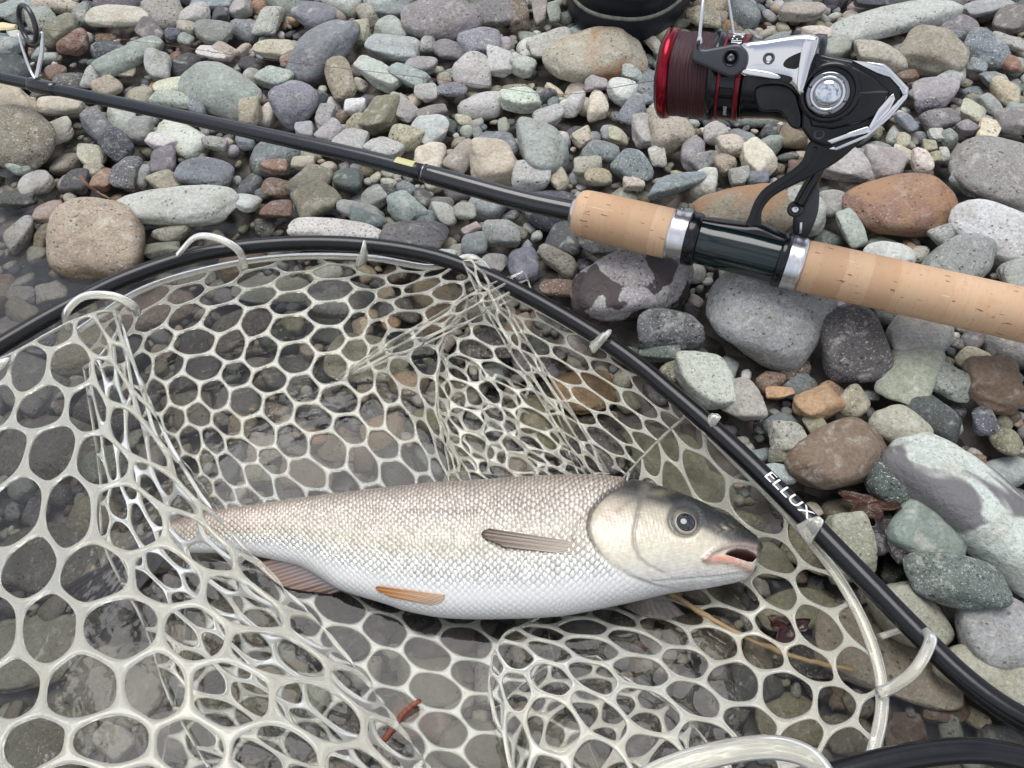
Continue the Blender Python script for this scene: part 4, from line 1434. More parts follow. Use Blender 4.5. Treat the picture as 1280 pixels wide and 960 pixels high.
cols_ne = [
 [(95, 415, .030), (130, 470, .012), (190, 535, .004), (240, 590, .001), (280, 650, -.002)],
 [(178, 362, .028), (190, 420, .014), (225, 490, .004), (270, 560, .001), (320, 645, -.002)],
 [(270, 334, .026), (270, 392, .014), (290, 470, .004), (320, 550, .001), (370, 640, -.002)],
 [(360, 321, .025), (350, 372, .014), (355, 450, .005), (385, 535, .001), (430, 632, -.002)],
 [(460, 322, .025), (440, 368, .014), (435, 440, .006), (455, 525, .001), (495, 625, -.002)],
 [(540, 334, .028), (500, 372, .020), (480, 428, .010), (510, 515, .003), (550, 615, -.002)],
 [(590, 322, .040), (572, 372, .030), (548, 436, .018), (546, 520, .010), (578, 612, .0)],
 [(632, 362, .030), (592, 400, .014), (556, 450, .008), (560, 530, .004), (610, 608, .0)],
 [(708, 404, .028), (668, 440, .016), (636, 485, .008), (640, 548, .004), (668, 604, .0)],
 [(788, 456, .029), (752, 490, .018), (722, 528, .009), (715, 570, .004), (738, 608, .0)],
 [(860, 517, .030), (826, 548, .018), (795, 580, .008), (770, 610, .0), (750, 640, -.003)],
 [(932, 588, .032), (865, 634, .006), (790, 655, -.003), (720, 670, -.004), (650, 680, -.004)],
 [(1000, 660, .034), (915, 690, .008), (815, 700, -.003), (720, 700, -.004), (640, 695, -.004)],
 [(1052, 728, .036), (955, 738, .012), (855, 738, .002), (750, 728, -.004), (650, 712, -.004)],
 [(1088, 800, .038), (988, 792, .016), (882, 778, .006), (775, 758, -.002), (665, 738, -.004)],
 [(1103, 870, .038), (1003, 852, .020), (893, 822, .012), (785, 788, .008), (680, 764, .0)],
 [(1092, 938, .040), (988, 916, .026), (873, 872, .020), (755, 812, .016), (655, 782, .006)],
 [(1068, 1005, .042), (955, 972, .034), (843, 912, .028), (722, 838, .024), (632, 792, .012)],
 [(1030, 1070, .044), (912, 1035, .038), (800, 962, .034), (690, 872, .030), (618, 815, .018)],
 [(985, 1135, .046), (862, 1095, .042), (750, 1025, .038), (655, 925, .034), (612, 845, .022)],
 [(930, 1180, .044), (820, 1140, .040), (715, 1080, .036), (645, 985, .028), (616, 885, .020)],
 [(880, 1150, .030), (800, 1080, .024), (720, 1000, .020), (675, 920, .014), (645, 862, .010)],
 [(900, 1080, .020), (850, 1000, .014), (790, 930, .010), (740, 870, .008), (690, 830, .006)],
 [(920, 1000, .012), (885, 930, .008), (835, 880, .006), (785, 850, .004), (745, 820, .002)],
]
S_n = grid_surface(np.transpose(np.array(cols_ne[:11]), (1, 0, 2)))
S_e = grid_surface(np.transpose(np.array(cols_ne[10:]), (1, 0, 2)))
flap = [
 [(-140, 560, .050), (-60, 480, .050), (20, 440, .045), (90, 402, .042), (140, 388, .038), (150, 405, .028), (130, 440, .014), (105, 460, .008)],
 [(-150, 700, .070), (-60, 600, .068), (40, 535, .062), (130, 490, .058), (205, 540, .048), (190, 570, .026), (155, 585, .012), (125, 590, .006)],
 [(-150, 830, .085), (-50, 740, .084), (70, 655, .078), (180, 612, .072), (280, 655, .054), (240, 690, .026), (185, 690, .012), (130, 680, .006)],
 [(-120, 960, .095), (0, 860, .094), (130, 790, .088), (262, 742, .080), (392, 770, .056), (330, 790, .026), (255, 785, .012), (180, 780, .004)],
 [(-80, 1080, .095), (60, 980, .098), (200, 920, .092), (345, 870, .084), (485, 885, .060), (420, 900, .026), (320, 885, .010), (210, 870, .004)],
 [(-20, 1200, .095), (140, 1100, .098), (290, 1050, .094), (440, 1010, .086), (585, 1030, .064), (520, 1025, .026), (400, 985, .010), (260, 960, .004)],
]
S_fl = grid_surface(np.array(flap))
floor_g = [[(230, 690, -.004), (330, 715, -.003), (450, 742, -.003), (560, 760, -.003), (680, 760, -.003)],
           [(230, 800, -.005), (340, 815, -.004), (460, 830, -.004), (580, 845, -.004), (700, 850, -.004)],
           [(210, 920, -.006), (340, 925, -.005), (470, 930, -.005), (600, 940, -.005), (740, 940, -.005)],
           [(180, 1040, -.006), (330, 1045, -.005), (480, 1050, -.005), (620, 1050, -.005), (780, 1050, -.005)]]
S_fo = grid_surface(np.array(floor_g))
bunch_g = [[(548, 440, .012), (585, 452, .004), (620, 468, .012), (650, 480, .004), (690, 500, .010)],
           [(545, 485, .010), (590, 500, .002), (625, 510, .013), (665, 525, .003), (705, 540, .008)],
           [(552, 535, .008), (585, 545, .001), (630, 552, .011), (670, 565, .002), (715, 575, .008)],
           [(562, 590, .006), (600, 592, .000), (640, 595, .010), (690, 602, .002), (735, 612, .006)]]
S_bu = grid_surface(np.array(bunch_g))
strip1 = [[(655, 338, .040), (600, 362, .036), (540, 398, .028), (480, 432, .018), (420, 474, .004)],
          [(660, 350, .034), (605, 374, .040), (546, 408, .032), (486, 439, .022), (421, 475, .004)],
          [(664, 362, .032), (612, 388, .030), (552, 420, .022), (491, 447, .014), (422, 476, .004)]]
strip2 = [[(578, 326, .040), (600, 372, .034), (632, 430, .026), (676, 500, .016), (735, 596, .006)],
          [(590, 324, .044), (612, 368, .040), (645, 428, .032), (690, 498, .022), (748, 592, .008)],
          [(604, 328, .036), (626, 370, .030), (660, 428, .022), (706, 500, .014), (762, 594, .006)]]
S_s1, S_s2 = grid_surface(np.array(strip1)), grid_surface(np.array(strip2))
bag = join(hex_net(S_n, 19, 9, 0.0015, 0.0011, 1, .06), hex_net(S_e, 17, 7, 0.0018, 0.0012, 7, .06), hex_net(S_fl, 13, 9, 0.0021, 0.0013, 2, .07),
           hex_net(S_fo, 9, 6, 0.0017, 0.0012, 3, .05), hex_net(S_bu, 7, 5, 0.0017, 0.0011, 4, .12),
           hex_net(S_s1, 6, 2, 0.0016, 0.0010, 5, .08), hex_net(S_s2, 7, 2, 0.0016, 0.0010, 6, .08))
nb_ = part('net_bag', bag, M['net'], net)
bm = bmesh.new(); bm.from_mesh(nb_.data); bmesh.ops.recalc_face_normals(bm, faces=bm.faces); bm.to_mesh(nb_.data); bm.free()
nb_.data.polygons.foreach_set('use_smooth', [True] * len(nb_.data.polygons))
sub = nb_.modifiers.new('smooth', 'SUBSURF'); sub.levels = 1; sub.render_levels = 2

# rim band and the loops that hold it to the hoop
def pxpath(q, n=40):
    return catmull(np.array([P(*a) for a in q]), n)
band = [c[0] for c in cols_ne[:19]]
part('rim_band', tube(pxpath(band, 160), 0.0026, 10, True, 0.55), M['net'], net)
lp = [
 [(84, 412, .034), (82, 392, .044), (104, 371, .050), (140, 370, .051), (166, 382, .046), (172, 392, .036)],
 [(214, 330, .034), (228, 312, .043), (246, 296, .049), (272, 298, .051), (298, 313, .046), (306, 336, .034)],
 [(1098, 866, .040), (1118, 858, .046), (1145, 836, .053), (1162, 804, .054), (1160, 792, .051), (1148, 784, .042), (1124, 788, .036), (1100, 796, .037)],
 ]
for q in lp:
    pth = pxpath(q, 36)
    part('loop', tube(pth, 0.0024, 10, True, 0.6), M['net'], net)
tabs = [[(452, 326, .032), (455, 314, .041), (456, 302, .043)], [(742, 432, .034), (756, 420, .043), (762, 413, .044)], [(880, 536, .036), (893, 523, .045), (898, 519, .046)], [(1004, 668, .040), (1018, 655, .048), (1026, 648, .049)], [(-6, 462, .048), (4, 452, .052), (10, 448, .050)]]
for q in tabs:
    part('tab', tube(pxpath(q, 14), np.interp(np.linspace(0, 1, 14), [0, .5, 1], [.0055, .0034, .0018]), 10, True, 0.5), M['net'], net)
part('rim_band', tube(pxpath([(760, 1010, .072), (820, 968, .074), (890, 944, .076), (960, 934, .076), (1010, 946, .074), (1040, 980, .07)], 40), 0.0040, 12, True, 0.7), M['net'], net)

# lettering on the hoop
def text_mesh(s):
    cu = bpy.data.curves.new('txt', 'FONT')
    cu.body = s
    cu.resolution_u = 3
    to = bpy.data.objects.new('txt', cu)
    col.objects.link(to)
    dg = bpy.context.evaluated_depsgraph_get()
    me = bpy.data.meshes.new_from_object(to.evaluated_get(dg))
    bpy.data.objects.remove(to)
    bm = bmesh.new(); bm.from_mesh(me)
    bmesh.ops.triangulate(bm, faces=bm.faces)
    for _ in range(3):
        bmesh.ops.subdivide_edges(bm, edges=[e for e in bm.edges if e.calc_length() > 0.12], cuts=1)
    bmesh.ops.triangulate(bm, faces=bm.faces)
    v = np.array([tuple(a.co) for a in bm.verts]); f = [tuple(a.index for a in q.verts) for q in bm.faces]
    bm.free()
    v[:, 0] -= v[:, 0].min(); v[:, 1] -= v[:, 1].min()
    return v / v[:, 1].max(), f
tv, tf = text_mesh('ELLUX')
hpx = np.array([proj(p) for p in hoop_p])
i_s = int(np.argmin(np.abs(hpx[:, 0] - 962))); i_e = int(np.argmin(np.abs(hpx[:, 0] - 1014)))
tvx = tv[:, 0] / tv[:, 0].max()
idx = i_s + tvx * (i_e - i_s)
ii = np.clip(idx.astype(int), 0, len(hoop_p) - 2)
cpt = hoop_p[ii] + (idx - ii)[:, None] * (hoop_p[ii + 1] - hoop_p[ii])
tg = unit(hoop_p[i_e] - hoop_p[i_s])
vw = unit(CAMP - cpt.mean(0)); vw = unit(vw - tg * (vw @ tg))
sd_ = np.cross(tg, vw)                       # sideways on the tube as seen from above
if proj(cpt.mean(0) + sd_ * .01)[0] < proj(cpt.mean(0))[0]:
    sd_ = -sd_
an = R(0) + tv[:, 1] * R(58)
tw = cpt + (HR + 0.00025) * (np.cos(an)[:, None] * vw + np.sin(an)[:, None] * sd_)
part('lettering', (tw, tf), M['white_paint'], net, False)

# ------------------------------------------------------------------ fishing rod
rod_px = [(-420, 4, .052), (-200, 53, .052), (0, 97, .053), (160, 131, .055), (320, 166, .057), (480, 203, .060), (640, 247, .062), (720, 265, .064), (780, 279, .065), (840, 293, .066), (920, 311, .068), (1000, 331, .069), (1080, 349, .070), (1160, 367, .071), (1280, 394, .072), (1500, 446, .074), (1800, 515, .076)]
rodc = catmull(np.array([P(*q) for q in rod_px]), 900)
rpx = np.array([proj(p)[0] for p in rodc])
rlen = np.concatenate([[0], np.cumsum(np.linalg.norm(np.diff(rodc, axis=0), axis=1))])
def at_x(x):
    return float(np.interp(x, rpx, np.arange(len(rodc))))
def rod_pt(x):
    t = at_x(x); i = min(int(t), len(rodc) - 2)
    return rodc[i] + (t - i) * (rodc[i + 1] - rodc[i])
def rpath(xs_):
    return np.array([rod_pt(x) for x in xs_])
rod = thing('fishing_rod', rod_pt(700) * [1, 1, 0] + [0, 0, .03], 'dark carbon spinning rod with cork grips lying across the shingle', 'fishing rod')
xs1 = np.linspace(-400, 530, 60)
part('blank', tube(rpath(xs1), np.interp(xs1, [-400, 0, 320, 530], [.0030, .0038, .0046, .0050]), 20), M['blank'], rod)
xs2 = np.linspace(528, 726, 24)
part('sleeve', tube(rpath(xs2), np.interp(xs2, [528, 532, 700, 726], [.0052, .0056, .0060, .0060]), 24), M['sleeve'], rod)
part('winding_check', tube(rpath([715, 718, 720, 724]), [.0072, .0078, .0082, .0084], 32), M['silver'], rod)
part('trim_band', tube(rpath([530, 531, 532]), [.0056, .0057, .0056], 24), M['gunmetal'], rod)
# yellow mark: a patch on the near upper side of the blank
A0, A1 = rod_pt(496), rod_pt(519)
ax = unit(A1 - A0); vw = unit(CAMP - A0); vw = unit(vw - ax * (vw @ ax)); up_ = np.cross(ax, vw)
if up_[2] < 0:
    up_ = -up_
vv, fq = [], []
for i in range(6):
    c = A0 + (A1 - A0) * i / 5
    for j in range(7):
        a_ = R(18 + 10 * j)
        vv.append(c + .0053 * (math.cos(a_) * vw + math.sin(a_) * up_))
for i in range(5):
    for j in range(6):
        fq.append((i * 7 + j, i * 7 + j + 1, (i + 1) * 7 + j + 1, (i + 1) * 7 + j))
part('yellow_mark', (vv, fq), M['yellow_paint'], rod)
def cork_part(name, xs_, rr):
    g = tube(rpath(xs_), rr, 56)
    o = part(name, g, M['cork'], rod)
    n = len(xs_)
    L_ = np.interp([at_x(x) for x in xs_], np.arange(len(rodc)), rlen)
    ang = np.linspace(0, 2 * math.pi, 56, endpoint=False)
    r0 = np.stack([np.repeat(L_, 56), np.tile(np.abs(ang - math.pi) * .013, n), np.tile(np.cos(ang) * .01, n)], -1)
    a = o.data.attributes.new('rod', 'FLOAT_VECTOR', 'POINT')
    a.data.foreach_set('vector', r0.ravel())
    return o
xs3 = np.array([720, 721, 724, 728, 735, 750, 775, 800, 820, 836, 840])
cork_part('front_cork_grip', xs3, [.0095, .0112, .0124, .0130, .0133, .0135, .0136, .0137, .0137, .0136, .0130])
xs4 = np.concatenate([[1001, 1004, 1008], np.linspace(1014, 1780, 60), [1784]])
cork_part('rear_cork_grip', xs4, np.interp(xs4, [1001, 1004, 1008, 1014, 1200, 1500, 1780, 1784], [.0125, .0131, .0134, .0135, .0132, .0133, .0138, .012]))
part('fore_ring', tube(rpath([837, 839, 842, 846, 850, 858, 860, 862]), [.0133, .0139, .0139, .0136, .0139, .0139, .0136, .0134], 48), M['silver'], rod)
part('fore_hood', tube(rpath([859, 861, 866, 872, 874]), [.0142, .0146, .0146, .0142, .0132], 48), M['reel_black'], rod)
part('reel_seat', tube(rpath([866, 868, 900, 940, 970, 986]), [.0120, .0124, .0127, .0128, .0127, .0126], 48), M['seat'], rod)
part('rear_hood', tube(rpath([972, 974, 978, 983]), [.0138, .0144, .0145, .0140], 48), M['reel_black'], rod)
part('rear_ring', tube(rpath([978, 980, 988, 993, 995, 1000, 1003]), [.0136, .0140, .0140, .0136, .0139, .0139, .0132], 48), M['silver'], rod)

# frame of the reel: plane through the rod axis and the stem direction
rax = unit(rod_pt(985) - rod_pt(870))
RO = rod_pt(920)
dvw = unit(ray(980, 110))
s_up = unit(np.cross(dvw, rax))
if s_up[2] < 0:
    s_up = -s_up
nrm = np.cross(rax, s_up)
if nrm @ (CAMP - RO) < 0:
    nrm = -nrm
def RP(px, py, n=0.0):
    d = ray(px, py)
    t = ((RO - CAMP) @ nrm + n) / (d @ nrm)
    return CAMP + d * t
KP = float(np.linalg.norm(RP(960, 100) - RP(961, 100)))       # metres per photo pixel on that plane

# rod guide (ring and two legs) standing on the blank in the same plane
gb = rod_pt(44)
gax = unit(rod_pt(60) - rod_pt(30))
gd = unit(ray(38, 60)); gs = unit(np.cross(gd, gax)); gs = gs if gs[2] > 0 else -gs
gn = np.cross(gax, gs); gn = gn if gn @ (CAMP - gb) > 0 else -gn
def GP(px, py, n=0.0):
    d = ray(px, py)
    return CAMP + d * (((gb - CAMP) @ gn + n) / (d @ gn))
gc = GP(34.5, 30.5)
kg = float(np.linalg.norm(GP(34, 30) - GP(35, 30)))
ga = unit(unit(gc - CAMP) * .62 + gax * .62 + gs * .1)
ge1 = unit(gs - ga * (gs @ ga)); ge2 = np.cross(ga, ge1)
th_ = np.linspace(0, 2 * math.pi, 41)
ringp = gc + 17.3 * kg * (np.cos(th_)[:, None] * ge1 + np.sin(th_)[:, None] * ge2)
guide = part('line_guide', tube(ringp, 2.6 * kg, 10, False), M['guide_ring'], rod)
part('guide_leg', tube(catmull(np.array([GP(23, 42, .002), GP(30, 66, .002), GP(38, 88, .002), GP(44, 99, .003)]), 20), 1.5 * kg, 8), M['silver'], guide)
part('guide_leg', tube(catmull(np.array([GP(52.5, 40, -.001), GP(52.5, 62, -.001), GP(49, 82, .001), GP(46, 98, .002)]), 20), 2.2 * kg, 8), M['silver'], guide)
part('thread_wrap', tube(rpath([36, 40, 46, 56, 66, 72]), [.0040, .0050, .0052, .0050, .0047, .0041], 20), M['sleeve'], rod)

# ------------------------------------------------------------------ spinning reel
reel = thing('fishing_reel', RO + s_up * .012, 'black and chrome spinning reel with red-rimmed spool mounted on the rod', 'fishing reel')
def lathe_px(p0, p1, prof, seg=56, n=0.0):
    """axis from photo point p0 towards p1 on the reel plane; prof in pixels along / radius"""
    a0, a1 = RP(*p0, n), RP(*p1, n)
    ax_ = unit(a1 - a0)
    e2 = unit(s_up - ax_ * (s_up @ ax_)); e1 = np.cross(e2, ax_)
    if e1 @ nrm < 0:
        e1 = -e1
    ln = np.linalg.norm(a1 - a0) / math.hypot(p1[0] - p0[0], p1[1] - p0[1])
    return lathe(a0, ax_, e1, e2, [(x * ln, r * KP) for x, r in prof], seg), (a0, ax_, e1, e2, ln)
S0, S1 = (826, 91.5), (1012, 104)
g_, SF = lathe_px(S0, S1, [(0, 12), (-1, 30), (0, 46), (2.5, 51.5), (4, 53)])
spool = part('spool', g_, M['reel_black'], reel)
g_, _ = lathe_px(S0, S1, [(3.5, 50), (4, 54.5), (7, 57.5), (12, 58.2), (17, 56.5), (18.5, 52)])
part('red_lip', g_, M['spool_red'], spool)
prof = [(17, 50)] + [(18 + 49 * t, 53.2 + .5 * math.sin(t * 20) + .6 * math.sin(t * math.pi)) for t in np.linspace(0, 1, 40)] + [(68, 50)]
g_, _ = lathe_px(S0, S1, prof, 72)
wd = part('wound_line', g_, M['wind'], spool)
a = wd.data.attributes.new('wind', 'FLOAT_VECTOR', 'POINT')
tt = np.linspace(0, 1, len(prof)); aa = np.linspace(0, 2 * math.pi, 72, endpoint=False)
wv3 = np.stack([np.repeat(tt, 72) + .02 * np.tile(np.sin(aa * 3), len(prof)), np.tile(np.abs(aa - math.pi) * .03, len(prof)), 0 * np.repeat(tt, 72)], -1)
a.data.foreach_set('vector', wv3.ravel())
g_, _ = lathe_px(S0, S1, [(66, 50), (67, 55.5), (72, 56.5), (76, 56), (78, 53), (106, 53), (108, 50)])
part('skirt', g_, M['reel_black'], spool)
for x0, x1 in ((79, 83), (101, 107)):
    g_, _ = lathe_px(S0, S1, [(x0, 53), (x0 + .3, 53.8), (x1 - .3, 53.8), (x1, 53)])
    part('red_stripe', g_, M['stripe_red'], spool)
for a0 in (R(-18), R(-32), R(58), R(40)):
    # dark slots between the skirt ports
    pts = []
    a_0, ax_, e1, e2, ln = SF
    for xx in (84, 100):
        for dth in (-.07, .07):
            for rr in (52.6, 54.4):
                th = a0 + dth
                pts.append(a_0 + ax_ * xx * ln + rr * KP * (math.cos(th) * e1 + math.sin(th) * e2))
    part('skirt_port', (pts, [(0, 1, 3, 2), (4, 6, 7, 5), (0, 4, 5, 1), (2, 3, 7, 6), (0, 2, 6, 4), (1, 5, 7, 3)]), M['reel_black'], spool, False)
def wrap_text(s, x_base, height, th0, th1, name):
    tv, tf = text_mesh(s)
    a_0, ax_, e1, e2, ln = SF
    th = th0 + tv[:, 0] / tv[:, 0].max() * (th1 - th0)
    xx = x_base - tv[:, 1] * height
    w = a_0 + ax_ * (xx * ln)[:, None] + (54.3 * KP) * (np.cos(th)[:, None] * e1 + np.sin(th)[:, None] * e2)
    part(name, (w, tf), M['white_paint'], spool, False)
wrap_text('VANFORD', 100, 13, R(20), R(92), 'lettering')
wrap_text('SHIMANO', 95, 4.5, R(-58), R(-40), 'lettering')
g_, _ = lathe_px(S0, S1, [(106, 40), (108, 50), (112, 51), (116, 49), (150, 47), (176, 52), (180, 56), (186, 58.5), (196, 58), (198, 50)])
rotor = part('rotor', g_, M['reel_black'], reel)

def plate(name, poly, n0, n1, mat, parent, bev=1.5, sm=0, dome=0.0):
    """extruded outline on the reel plane, edges chamfered; n0 back, n1 front (metres)"""
    p = smooth_poly(poly, sm) if sm else smooth_poly(poly, 1)
    b = min(bev * KP, (n1 - n0) * .45)
    K = 4
    rings = [(inset2(p, bev), n0), (p, n0 + b)] + [(inset2(p, bev * (1 - math.cos(t))), n1 - b + b * math.sin(t)) for t in np.linspace(0, math.pi / 2, K)]
    last = len(rings) - 1
    m = len(p)
    V = []
    for q, n in rings:
        V += [RP(x, y, n) for x, y in q]
    F = []
    for k_ in range(last):
        for i in range(m):
            j = (i + 1) % m
            F.append((k_ * m + i, k_ * m + j, (k_ + 1) * m + j, (k_ + 1) * m + i))
    F.append(tuple(range(m))[::-1])
    F.append(tuple(last * m + i for i in range(m)))
    o = part(name, (np.array(V), F), mat, parent, True)
    bm = bmesh.new(); bm.from_mesh(o.data); bmesh.ops.recalc_face_normals(bm, faces=bm.faces)
    bmesh.ops.triangulate(bm, faces=[f for f in bm.faces if len(f.verts) > 4]); bm.to_mesh(o.data); bm.free()
    return o

def dome(name, c, n, rpx_, prof, mat, parent, seg=48):
    c3 = RP(c[0], c[1], n)
    e2 = s_up; e1 = rax
    return part(name, lathe(c3, nrm, e1, e2, [(h * KP, r * KP) for h, r in prof], seg), mat, parent)

NS = 56 * KP        # near surface of the spool
arm = plate('rotor_arm', [(925, 57), (960, 49), (1000, 43), (1019, 44), (1024, 52), (1016, 80), (1003, 118), (997, 116), (985, 104), (962, 97), (925, 93)], NS - .010, NS + .0035, M['chrome'], reel, 7, 5)
plate('arm_window', [(983, 74), (996, 67), (1004, 66), (998, 84), (988, 86), (979, 82)], NS + .0030, NS + .0040, M['reel_black'], arm, .6, 4)
plate('arm_shadow_panel', [(958, 92), (972, 92), (990, 97), (985, 104), (970, 99)], NS + .0030, NS + .0042, M['reel_black'], arm, .5, 4)
plate('arm_rib', [(929, 86), (960, 90), (975, 95), (972, 99), (950, 96), (929, 92)], NS + .0034, NS + .0052, M['chrome'], arm, 1.2, 4)
plate('arm_spar', [(1004, 54), (1018, 48), (1020, 53), (1004, 112), (996, 106)], NS + .0030, NS + .0056, M['chrome'], arm, 1.5, 4)
dome('screw', (961, 73), NS + .0036, 0, [(-.5, 7.2), (.8, 7), (1.2, 5.4), (.2, 4.8), (-.5, 2.4), (-.6, .1)], M['screw'], arm, 24)
lev = plate('bail_lever', [(864.5, 68), (868, 58), (872, 50.5), (875.5, 51), (877, 61), (900, 58), (922, 54.5), (932, 62), (934.5, 73), (931, 86), (918, 96.5), (906, 94.5), (882, 84), (866, 77)], NS - .002, NS + .0068, M['reel_grey'], reel, 4.5, 4)
dome('screw', (913.5, 72.5), NS + .0070, 0, [(-.4, 10), (.5, 9.8), (.4, 8.2), (-1, 7.6), (-1.2, 5.2), (-.2, 4.8), (-.4, 2.6), (-1, 2.2), (-1.1, .1)], M['reel_black'], lev, 32)
dome('screw', (913.5, 72.5), NS + .0072, 0, [(-.5, 4.6), (.4, 4.5), (.5, 2.4), (-.3, 2.0), (-.4, .1)], M['screw'], lev, 6)
bw = catmull(np.array([RP(874, 56, NS + .003), RP(875, 40, NS + .003), RP(878, 8, NS + .001), RP(882, -26, NS - .006), RP(889, -46, NS - .022), RP(897, -48, -.004), RP(905, -30, -.018), RP(911, 4, -.022), RP(916, 36, -.0235), RP(921, 70, -.0225)]), 60)
part('bail_wire', tube(bw, np.interp(np.linspace(0, 1, 60), [0, .06, .08, 1], [.0016, .0014, .00085, .00085]), 10), M['silver'], reel)
plate('far_rotor_arm', [(925, 62), (960, 54), (1000, 47), (1016, 50), (1005, 116), (962, 104), (925, 96)], -NS - .004, -NS + .006, M['reel_black'], reel, 2, 4)
plate('rotor_lower_panel', [(945, 110), (975, 105), (994, 116), (1002, 140), (1000, 160), (988, 158), (975, 140), (950, 138)], .004, .0195, M['reel_black'], rotor, 3, 5)

BN = .0200
body = plate('reel_body', [(1018, 66), (1040, 70), (1066, 75), (1106, 84), (1130, 110), (1128, 120), (1112, 142), (1080, 170), (1044, 186), (1032, 184), (1013, 177), (1001, 160), (1002, 132), (1010, 92)], -BN, BN, M['reel_black'], reel, 5)
plate('side_cover', [(1020, 72), (1062, 80), (1092, 96), (1112, 114), (1108, 128), (1094, 146), (1076, 154), (1040, 162), (1014, 158), (1008, 140), (1012, 100)], BN - .001, BN + .0028, M['reel_black'], body, 4)
plate('cover_crease', [(1072, 115.5), (1108, 113.5), (1110, 116), (1073, 117.5)], BN + .0026, BN + .0034, M['reel_grey'], body, .5)
plate('tail_chrome', [(1066, 75.5), (1106, 80), (1113, 86), (1136, 110), (1135, 116), (1129, 120), (1124, 110), (1112, 97), (1096, 92)], -.004, BN + .0012, M['chrome'], body, 1.6)
plate('tail_chrome_edge', [(1128, 120), (1136, 113), (1134, 122), (1112, 148), (1084, 172), (1046, 188), (1036, 186), (1044, 182), (1080, 163), (1104, 144)], -.003, BN + .0008, M['chrome'], body, 1.2)
plate('lower_chrome', [(1034, 176), (1060, 166), (1084, 158), (1092, 164), (1062, 172), (1040, 180)], BN - .002, BN + .0040, M['chrome'], body, 1.2)
plate('lower_chrome', [(1086, 158), (1098, 136), (1112, 120), (1117, 117), (1119, 124), (1112, 138), (1097, 154), (1088, 164)], BN - .002, BN + .0044, M['chrome'], body, 1.2)
plate('lower_slot', [(1040, 181), (1064, 172.5), (1086, 164.5), (1084, 168), (1060, 178), (1044, 185)], BN - .001, BN + .0022, M['reel_black'], body, .6)
dome('bearing_collar', (1037, 116), BN + .002, 0, [(0, 36), (3, 35), (5, 32), (5, 29), (2, 28), (2, .1)], M['reel_black'], body, 64)
cap = dome('crank_cap', (1034.5, 117), BN + .003, 0, [(0, 26), (4, 25.5), (6, 24), (6.6, 22.6), (5.6, 21.2), (5.6, 17), (5.2, 16)], M['cap_dark'], body, 64)
dome('cap_ring', (1034.5, 117), BN + .003, 0, [(4, 20.5), (6.6, 20.2), (7.6, 19), (7.4, 17.2), (6.2, 16.6), (5, 16.4)], M['chrome'], cap, 64)
dome('cap_dome', (1034.5, 117), BN + .003, 0, [(4, 16.2)] + [(5 + 7 * math.sin(t), 16 * math.cos(t) + .05) for t in np.linspace(0, math.pi / 2, 14)], M['mirror'], cap, 64)
for k_ in range(6):
    th = k_ * math.pi / 3 + .4
    c3 = (1034.5 + 23.4 * math.cos(th), 117 + 23.4 * math.sin(th))
    dome('cap_notch', c3, BN + .003 + 5.6 * KP, 0, [(0, 2.2), (1.4, 2.0), (1.6, .1)], M['screw'], cap, 10)
dome('screw', (1024, 168), BN - .0005, 0, [(0, 7), (1.6, 6.6), (1.8, 4.4), (.4, 4), (.4, .1)], M['reel_grey'], body, 20)
stem = plate('stem', [(1013, 176), (1003, 200), (985, 216), (957, 234), (944, 250), (937, 268), (929, 290), (940, 298), (951, 288), (952, 266), (960, 252), (975, 240), (1008, 224), (1044, 204), (1066, 186), (1084, 168), (1050, 166)], -.0052, .0052, M['reel_black'], reel, 3, 3)
plate('stem_rib', [(1016, 184), (1006, 203), (987, 219), (960, 237), (947, 252), (940, 270), (934, 288), (938, 290), (945, 270), (951, 255), (963, 241), (990, 223), (1010, 208), (1022, 188)], .0048, .0062, M['reel_black'], stem, 1, 3)
# foot bedded on the seat
ftx = np.linspace(868, 990, 26)
fpts = rpath(ftx)
hgt = np.interp(ftx, [868, 900, 925, 935, 945, 960, 990], [.0128, .0140, .0152, .0170, .0165, .0148, .0128])
wid = np.interp(ftx, [868, 890, 935, 970, 990], [.0065, .0075, .0078, .0072, .006])
V, F = [], []
for p_, h_, w_ in zip(fpts, hgt, wid):
    for q in range(9):
        a_ = math.pi * q / 8
        V.append(p_ + s_up * (.0108 + (h_ - .0108) * math.sin(a_)) + nrm * w_ * math.cos(a_))
for i in range(len(ftx) - 1):
    for q in range(8):
        F.append((i * 9 + q, i * 9 + q + 1, (i + 1) * 9 + q + 1, (i + 1) * 9 + q))
F.append(tuple(range(9))); F.append(tuple((len(ftx) - 1) * 9 + q for q in range(9)))
part('foot', (V, F), M['reel_black'], reel)
# crank folded down behind the stem
HN = -.020
crank = part('crank_arm', tube(catmull(np.array([RP(1050, 140, HN - .006), RP(1034, 180, HN - .004), RP(1020, 216, HN), RP(1007, 240, HN), RP(998, 256, HN)]), 24), np.interp(np.linspace(0, 1, 24), [0, 1], [.0040, .0031]), 12), M['reel_black'], reel)
dome('pivot', (994, 261), HN - .002, 0, [(-4, 11), (6, 11), (9, 9.6), (9.4, 7), (8.6, 6.4), (8.6, .1)], M['reel_grey'], crank, 32)
dome('pivot_pin', (994, 261), HN - .002, 0, [(8, 5), (9.6, 4.8), (10, 3), (9.6, 2.4), (9.6, .1)], M['silver'], crank, 24)
plate('crank_knob', [(1006, 232), (1018, 220), (1024, 232), (1023, 262), (1016, 284), (1008, 298), (993, 298), (991, 275), (996, 262)], HN - .016, HN - .004, M['reel_grey'], reel, 3, 4)
plate('knob_slot', [(1000, 278), (1003, 278), (1002, 291), (998.5, 293)], HN - .0042, HN - .0034, M['silver'], reel, .3)

